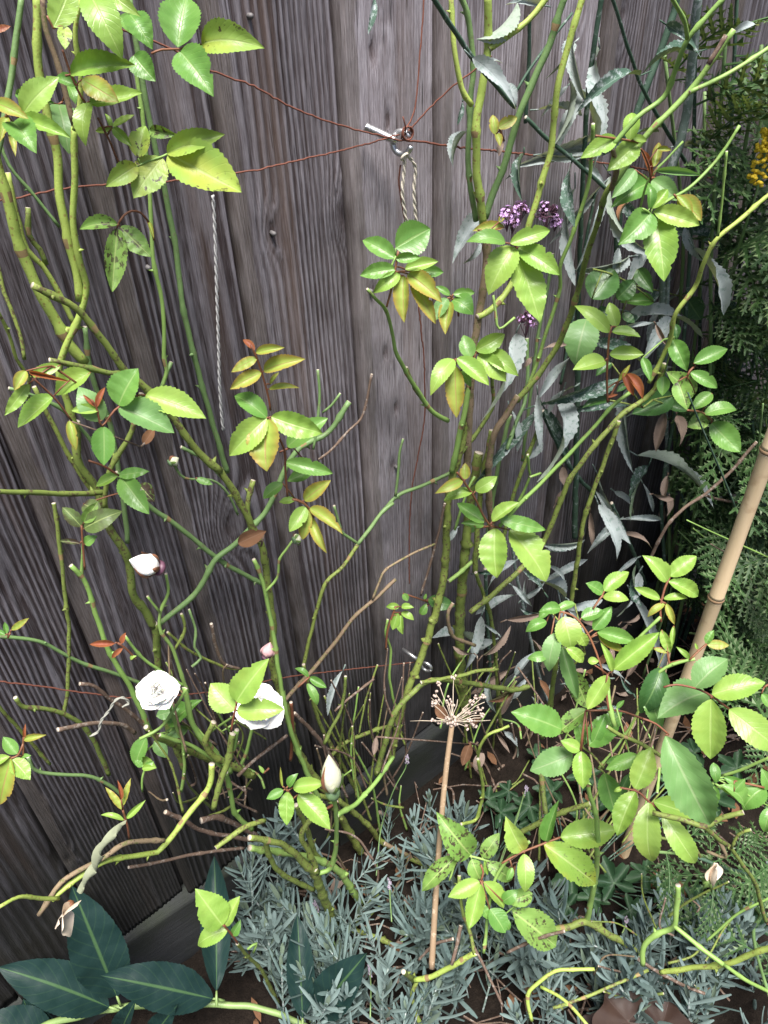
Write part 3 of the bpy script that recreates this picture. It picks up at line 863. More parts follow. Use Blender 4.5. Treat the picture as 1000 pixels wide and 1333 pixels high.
# ------------------------------------------------------------------ measured canes: plant, bark, radius start/end, depth start/end | points
CANES = """
L y 6.5 6.5 .10 .09 | 48,-8 50,85 62,150 74,200 78,255 88,310 98,345 104,392
L b 4.2 4.5 .11 .11 | 55,-6 60,38 72,75 85,119 97,165
L y 5 5 .11 .08 | 97,165 97,240 96,300 105,345 113,370 109,395 98,425 85,452 77,485 88,525 100,560
L y 3.6 4 .13 .115 | 107,-8 98,40 105,100 103,145 97,170
L g 4.6 5 .09 .09 | 28,-6 17,85 11,125 3,170 -8,215
L y 8.5 8 .07 .06 | -10,190 0,225 20,300 35,345 60,395 90,447 110,472
L y 4 4 .05 .05 | 10,225 22,280 35,325 55,345 75,378 97,422
L g 2.6 2.6 .07 .08 | -4,170 12,215 45,255 78,296
L m 4 4 .05 .05 | 36,270 38,305 52,325 60,345
L m 5.2 6 .12 .10 | 42,371 68,384 100,402 132,440 163,482 200,515 230,550 255,585 286,613
L m 5.4 5.6 .10 .07 | 286,610 293,622 316,660 330,690 342,715 349,762 356,823 354,864 375,930 392,985 430,1040 470,1110
L m 4 4.2 .12 .11 | 64,469 90,474 119,480 146,486 163,483
L m 4.2 4 .10 .08 | 184,512 172,560 152,595 140,622 136,662
L g 4 4 .04 .03 | 110,425 116,470 123,500 142,548 150,585 163,670 166,706
L g 4.4 4.2 .035 .03 | 168,-5 180,70 194,153 215,250 230,330 238,398 258,483 282,568 296,615
L l 3.4 3.2 .05 .05 | 176,80 187,165 195,250 200,340 212,398 214,466 217,482 210,508
L g 3.2 3.2 .05 .05 | 223,471 216,490 209,510
L m 3.2 3 .04 .05 | -4,340 5,380 14,400 27,440 32,468
L m 2.8 3 .08 .06 | -5,400 12,436 22,468 34,486 38,500 37,520
L g 2.8 3 .08 .07 | 11,505 44,515 82,534 112,565 126,588
L m 3.6 4 .05 .05 | 44,503 65,545 95,602 116,633 134,652
L m 6.5 6.2 .06 .05 | 99,548 102,600 124,634 136,662 142,686 167,728 173,772 192,800 200,815
L m 6 5 .05 .03 | 200,812 204,830 206,866 214,930 240,1000
L m 4 4.4 .11 .07 | -8,640 40,641 82,643 136,641
L g 4 3.6 .04 .05 | 150,615 194,658 238,690 289,731 345,762
L g 4.2 4.6 .08 .04 | 455,523 425,565 385,588 352,655 338,676 306,708 279,731 255,772 208,812
L m 3.2 3 .03 .03 | 70,655 72,665 80,728 87,796 90,820 88,898 83,930
L l 3.6 4.2 .10 .11 | 92,736 104,748 112,759 126,803 143,850 170,895 194,948
L l 2.2 2.5 .10 .10 | 108,705 107,748 112,760
L g 3 3 .03 .03 | -8,828 51,835 102,861 153,878 185,890
L m 3.4 3.6 .09 .07 | 20,908 30,920 61,923 95,935 119,959 142,1008
L m 2.6 2.6 .10 .08 | -6,915 34,959 65,995
L g 2.8 3 .08 .08 | 36,985 52,1005 112,1010 139,1020 165,1040
L d 3.6 3.4 .12 .09 | 75,950 106,944 136,941 160,944 176,954
L d 3 3.2 .09 .08 | 104,890 122,893 146,912 166,925 190,946
W l 2.4 3 .15 .14 | 216,747 219,772 209,796 209,820 226,847 238,884 245,900
W l 2 2 .15 .15 | 192,776 198,784 208,797
W m 2.4 2.6 .12 .12 | 236,799 241,815 238,828 227,846
W l 2.2 2.6 .14 .14 | 163,828 176,846 190,860 221,881 240,893
W g 2 2.4 .08 .1 | 246,793 255,820 253,842 262,856 250,868
W m 2.2 2.4 .09 .08 | 218,823 235,838 252,850 289,867 310,871
W d 2.8 2.6 .09 .08 | 275,812 282,844 292,864 313,871
W l 4 4.6 .14 .15 | 240,893 246,922 254,949 289,990 300,1005
W l 3 3.4 .13 .14 | 208,957 245,969 275,986 290,1000
W l 2.4 2.8 .15 .13 | 221,918 230,948 238,968 240,1004 236,1030
W l 2.4 2.6 .16 .15 | 243,896 226,925 208,948 182,962
W m 4 4.2 .13 .1 | 190,946 205,960 240,975 285,995
W m 5.2 4.2 .18 .18 | 303,955 298,985 290,1010 282,1035 278,1052
W l 3.6 4 .18 .17 | 308,950 304,975 290,1008
W m 4.4 5.6 .16 .14 | 278,940 268,965 280,985 330,1010
W y 3.8 4.6 .20 .17 | 68,1172 85,1156 136,1122 197,1111 211,1104 245,1061 272,1024 276,995
W b 3.8 3.8 .20 .19 | 50,1191 66,1168 80,1149 105,1132 136,1116 167,1097 214,1094
W y 2.8 3.4 .23 .21 | -2,1181 24,1168 50,1169 76,1170
W d 2.6 2.6 .18 .16 | 167,1129 200,1124 238,1115 280,1108 318,1104
W d 3.4 3.4 .15 .15 | 215,1057 240,1068 262,1081 296,1088 330,1094
W m 3.8 4.2 .19 .18 | 281,1104 300,1090 320,1076 345,1068
W l 3.8 4 .16 .15 | 294,1005 300,1030 306,1058 328,1080
W d 4.8 4 .08 .08 | 262,1068 285,1064 312,1076 335,1088
W m 4.6 6.2 .20 .2 | 325,1090 364,1098 385,1112 398,1126 412,1136
W m 6.4 6.8 .2 .17 | 408,1130 422,1170 430,1190 436,1214
W l 5 5.6 .16 .16 | 325,1104 398,1115 439,1132 459,1160 470,1175
W m 4.2 4 .18 .18 | 345,1092 350,1112 361,1132 380,1145 408,1158
W l 3.4 4 .24 .2 | 435,1036 438,1068 437,1105 430,1130 415,1137
W m 4.2 4.4 .2 .2 | 420,1058 408,1064 392,1086 402,1108 412,1130
W m 4 4 .16 .15 | 385,1048 398,1075 408,1105 418,1122
W l 4 3 .15 .10 | 438,1062 466,1044 494,1012 512,985
W l 3 4 .13 .15 | 330,728 338,745 345,769 357,830 364,881 378,949 398,1002 415,1040
W l 2 2.2 .15 .14 | 382,702 372,716 364,728 361,752 346,770
W m 3 3 .06 .06 | 466,709 446,738 425,758 412,796 395,866
W g 3 3.2 .06 .06 | 512,655 497,668 480,690 466,709
W g 2.8 3 .06 .05 | 593,612 578,620 545,634 517,646 497,668
W g 2 2.2 .06 .06 | 525,571 520,590 519,609 515,646
W g 2.2 2.6 .05 .05 | 435,658 444,690 452,698 466,708
W b 2.8 3.4 .10 .09 | 515,754 494,775 480,786 459,806 435,838 408,871 374,908 352,935
W b 1.8 2.0 .1 .1 | 566,708 535,722 503,741 494,758 485,780
W r 2.8 2.6 .14 .13 | 379,914 381,940 380,970 378,990
W d 2.6 3 .15 .15 | 374,957 352,974 328,992 310,1010
W m 2.4 3 .12 .12 | 450,880 448,905 442,929 432,948 422,968
W d 2 2 .12 .12 | 487,884 466,900 446,916 436,926
W d 3 3.6 .1 .1 | 383,928 400,945 418,966 440,1000
W m 3 3.4 .07 .07 | 512,944 490,950 466,959 445,970 430,985
W l 2 2.2 .06 .07 | 505,806 502,825 509,847 507,878 511,905 516,924
W m 3 3.2 .07 .06 | 395,865 405,905 420,950 440,985 470,1040
W m 4 4 .08 .09 | 404,1035 440,1042 480,1075 500,1098 560,1130
W b 3.4 3 .1 .1 | 500,1098 540,1118 565,1132
W m 4.6 3.6 .17 .14 | 432,1212 460,1212 490,1220 516,1232
W g 2.2 2.4 .09 .08 | 408,585 412,560 416,520 414,481
W g 2 2 .09 .08 | 443,512 432,527 420,537
W d 2 2 .1 .09 | 484,487 478,520 470,545 455,560 432,585 415,598
W r 2 2.2 .09 .08 | 440,1043 430,1050 420,1055
L g 3 3 .06 .06 | 292,625 270,600 252,590 236,582
L g 2 2 .08 .07 | 225,602 240,622 275,625 295,640 310,670
L m 4 4 .04 .04 | 330,625 322,660 330,690
L l 2.6 3 .1 .1 | 340,900 330,940 322,975 312,1000
C y 6.4 6.6 .10 .09 | 634,-8 636,51 627,119 620,163 622,238 630,290
C b 6 6.2 .09 .08 | 630,286 634,330 627,391 617,449 613,500 610,560 608,610
C y 4.6 4.8 .12 .1 | 716,-8 690,24 660,48 637,64
C y 4 4.4 .08 .09 | 587,-8 592,68 602,116 614,137
C g 4.4 4.4 .07 .08 | 596,-8 606,10 616,75 612,143 610,221 620,288
C g 5.4 5.4 .13 .09 | 737,-8 711,68 677,146 660,204 643,250 631,284
C y 5.2 4.8 .12 .09 | 760,-8 745,41 725,119 718,190 701,252 687,300 678,345 660,380 636,405 622,413
C m 4.4 4.6 .20 .10 | 799,238 789,252 775,300 762,340 752,381 728,446 694,497 672,522
C b 5 5 .10 .08 | 674,515 660,540 645,561 637,600 636,636 640,690
C l 4.4 4.6 .26 .20 | 956,38 925,82 898,119 850,167 823,204 799,240
C l 3.4 3.4 .27 .24 | 1005,60 946,97 898,120
C d 3.8 3.8 .265 .26 | 945,46 935,64 922,84
C l 4.2 4 .28 .22 | 948,-8 918,24 895,51 880,90 864,126 830,153 797,190
C l 3.2 3.4 .28 .27 | 872,-8 878,4 892,30 895,50
C b 4 4.2 .22 .2 | 797,193 803,218 796,246
C l 3 3 .16 .10 | 772,161 770,200 765,245 745,306 730,345 728,381 712,430 700,470 688,502
C l 2.4 2.6 .24 .22 | 963,163 945,192 925,218 895,246 866,263
C l 2 2 .22 .2 | 889,184 870,205 844,235 833,273
C y 3.4 3.6 .24 .16 | 1008,248 970,280 932,313 915,345 905,374 880,408 871,446 858,474 845,498
C l 2 2 .22 .22 | 946,197 941,250 935,307
C l 3 3.2 .2 .14 | 820,511 796,530 769,561 721,612 677,656 650,685
C m 4 4.2 .16 .10 | 866,473 850,510 820,532 796,554 745,619 725,665 704,711 663,755 612,798
C m 3.6 3.6 .18 .16 | 806,548 789,595 762,670 752,728 743,788
C m 7 8 .05 .06 | 624,590 612,655 605,728 599,796 599,864 606,935
C m 6.2 5.4 .08 .07 | 612,498 606,558 590,618 583,660 577,755 554,840 534,891 522,925 508,990
C l 4.4 4.4 .085 .08 | 616,470 612,500 600,558 588,615
C l 3.2 3.4 .07 .06 | 584,757 605,740 629,718 636,698
C m 3 3 .09 .09 | 619,745 630,775 639,803 645,850 648,900 652,945
C l 2.4 4 .11 .09 | 478,376 490,390 503,405 512,440 517,462 534,493 548,515 561,534 583,548
C m 3 3.2 .09 .08 | 529,478 540,505 561,534
C l 2 2.2 .12 .1 | 670,413 650,428 645,405 642,384
C m 3 3.2 .1 .08 | 640,485 642,515 640,533 620,565 598,593
C l 2 2.4 .12 .1 | 687,592 689,612 690,620 682,640 674,655
C l 2 2 .12 .12 | 704,616 698,618 690,621
C m 4 4.4 .12 .10 | 690,892 670,898 622,891 585,886 562,886 541,898 514,929 502,965 490,1008
C m 3 3 .13 .12 | 648,871 620,874 602,879 575,884 548,889
C y 2.2 2.4 .2 .17 | 663,945 652,950 636,956 625,972 622,988
C y 2.6 2.8 .2 .2 | 622,988 629,1027 624,1055 618,1068 600,1073
C b 3 3 .1 .1 | 618,840 590,828 583,800 590,785
C d 2 2 .08 .07 | 579,655 572,690 560,735 548,775
C m 4 4.4 .07 .07 | 640,560 626,640 618,745
C d 2.6 2.6 .24 .18 | 985,575 950,615 918,643 890,662 867,687 847,726
C d 2.4 2.2 .2 .2 | 918,645 945,652 985,655
C m 3.2 3 .1 .08 | 700,560 670,640 655,700 640,740
C l 2 2 .1 .1 | 592,690 608,640 618,620
R l 2.6 2.8 .84 .86 | 860,803 846,816 831,832 818,850
R l 2.6 2.6 .78 .8 | 905,858 885,862 868,868 852,880
R m 3.6 4 .95 1.05 | 725,856 720,890 716,918 706,960
R m 3 3.2 .82 .85 | 790,946 806,956 830,966 864,986 885,1000
R l 3.4 4 .84 .84 | 791,896 795,925 800,945
R m 4 4.4 .74 .78 | 968,1057 940,1065 918,1075 891,1068 850,1058
R m 3.2 3 .78 .95 | 916,1076 935,1092 952,1105 966,1125 983,1149 990,1175 997,1200
R m 2.2 2.4 .78 .8 | 978,1080 962,1086 952,1104
R l 4 4.4 .94 1.08 | 777,1096 777,1129 771,1165 764,1200
R m 5 5.4 1.06 1.1 | 718,1211 740,1207 762,1200 792,1216 823,1234 838,1258
R l 3.4 3.8 .86 .94 | 763,1010 768,1035 776,1061 779,1100
R l 4.2 4.4 .92 .98 | 883,1152 881,1180 877,1206 856,1216 838,1232 837,1256
R l 3.4 3.6 .93 .9 | 878,1206 905,1228 942,1256
R y 4 4.6 .98 .85 | 860,1266 900,1260 946,1255 975,1243 1008,1232
R l 3 3 .9 .85 | 942,1256 970,1275 1006,1294
R m 2.6 2.4 1.04 1.02 | 844,1263 800,1282 752,1302 720,1312
R d 3 2.4 1.05 1.02 | 830,1248 845,1258 880,1278 918,1294
R m 4.2 4 1.15 1.1 | 676,1085 700,1072 730,1058 768,1046
R m 4 4 1.15 1.12 | 698,995 705,1012 708,1040 710,1060
R y 2.8 3.2 .98 1.0 | 774,1262 745,1262 724,1264 700,1280 687,1296 692,1328
R y 2.6 2.6 1.0 .95 | 704,1285 735,1302 766,1336
R b 2.6 2.8 .9 .88 | 920,1108 945,1116 935,1092
R m 2.4 2.4 .98 .98 | 858,1090 900,1100 912,1116
R l 2 2 .95 1.0 | 1004,1168 960,1190 920,1225
R m 4 4 1.0 1.1 | 525,1265 538,1275 542,1280
R y 4.2 4.2 1.05 1.0 | 540,1276 565,1270 588,1258 605,1248 620,1240
R m 3.4 3.6 1.05 1.08 | 543,1276 537,1296 542,1320 550,1340
R d 2.8 3 1.0 1.0 | 588,1256 596,1225 600,1205
R m 3 3 1.0 1.0 | 598,1140 600,1175 612,1215 618,1242
R d 2.2 2.2 1.0 1.0 | 615,1228 632,1262 655,1310
R l 2.6 2.6 .98 1.0 | 690,1095 660,1120 640,1160 630,1240
R d 2.2 2.4 1.05 1.0 | 545,1250 565,1230 590,1222
R d 2.4 2.4 1.0 .95 | 660,1240 700,1222 735,1212
R l 2.4 2.6 .8 .85 | 1004,985 970,1000 940,1010
S m 2.6 3 .24 .2 | 309,1228 322,1244 340,1262 352,1285 362,1305
S l 2 2 .24 .24 | 322,1236 334,1228 330,1240
V v 4 3.6 .08 .05 | 784,-8 772,70 765,129 758,250 752,420
V v 3 3 .10 .06 | 794,-8 798,0 830,99 850,140 878,187 910,240
V v 5.6 5.2 .06 .04 | 882,-8 878,14 855,80 830,146 810,240 800,380
V w 7 6.6 .12 .08 | 909,-8 900,90 891,163 871,238 866,330 860,470
V v 4 3.6 .16 .12 | 560,-8 580,22 612,71 640,105 670,139
V v 3.4 3 .08 .1 | 684,153 715,183 745,207 789,246
V v 2.2 2.2 .07 .07 | 672,119 700,75 745,17
V v 4.8 4.6 .04 .04 | 752,440 752,483 751,540 750,604 748,700
V w 3 3 .10 .06 | 871,340 867,466 869,619 872,700
V g 3 3 .09 .05 | 660,585 672,550 684,520 687,480 686,440
V v 3.4 3.4 .04 .04 | 706,535 722,570 745,612 780,650
V v 3 3 .1 .06 | 796,655 812,690 827,725 840,760
V w 2.8 2.6 .05 .05 | 666,700 672,745 694,847 705,890 716,920
V g 3.4 3.4 .04 .04 | 664,540 650,600 640,660 632,720
V v 3 3 .05 .04 | 632,740 634,800 638,870
V v 3 3 .06 .05 | 690,20 688,90 684,160
V g 2.6 2.6 .05 .04 | 720,330 712,380 700,440 690,520 680,600
V v 2.4 2.4 .05 .05 | 775,250 760,330 745,420 730,500
"""

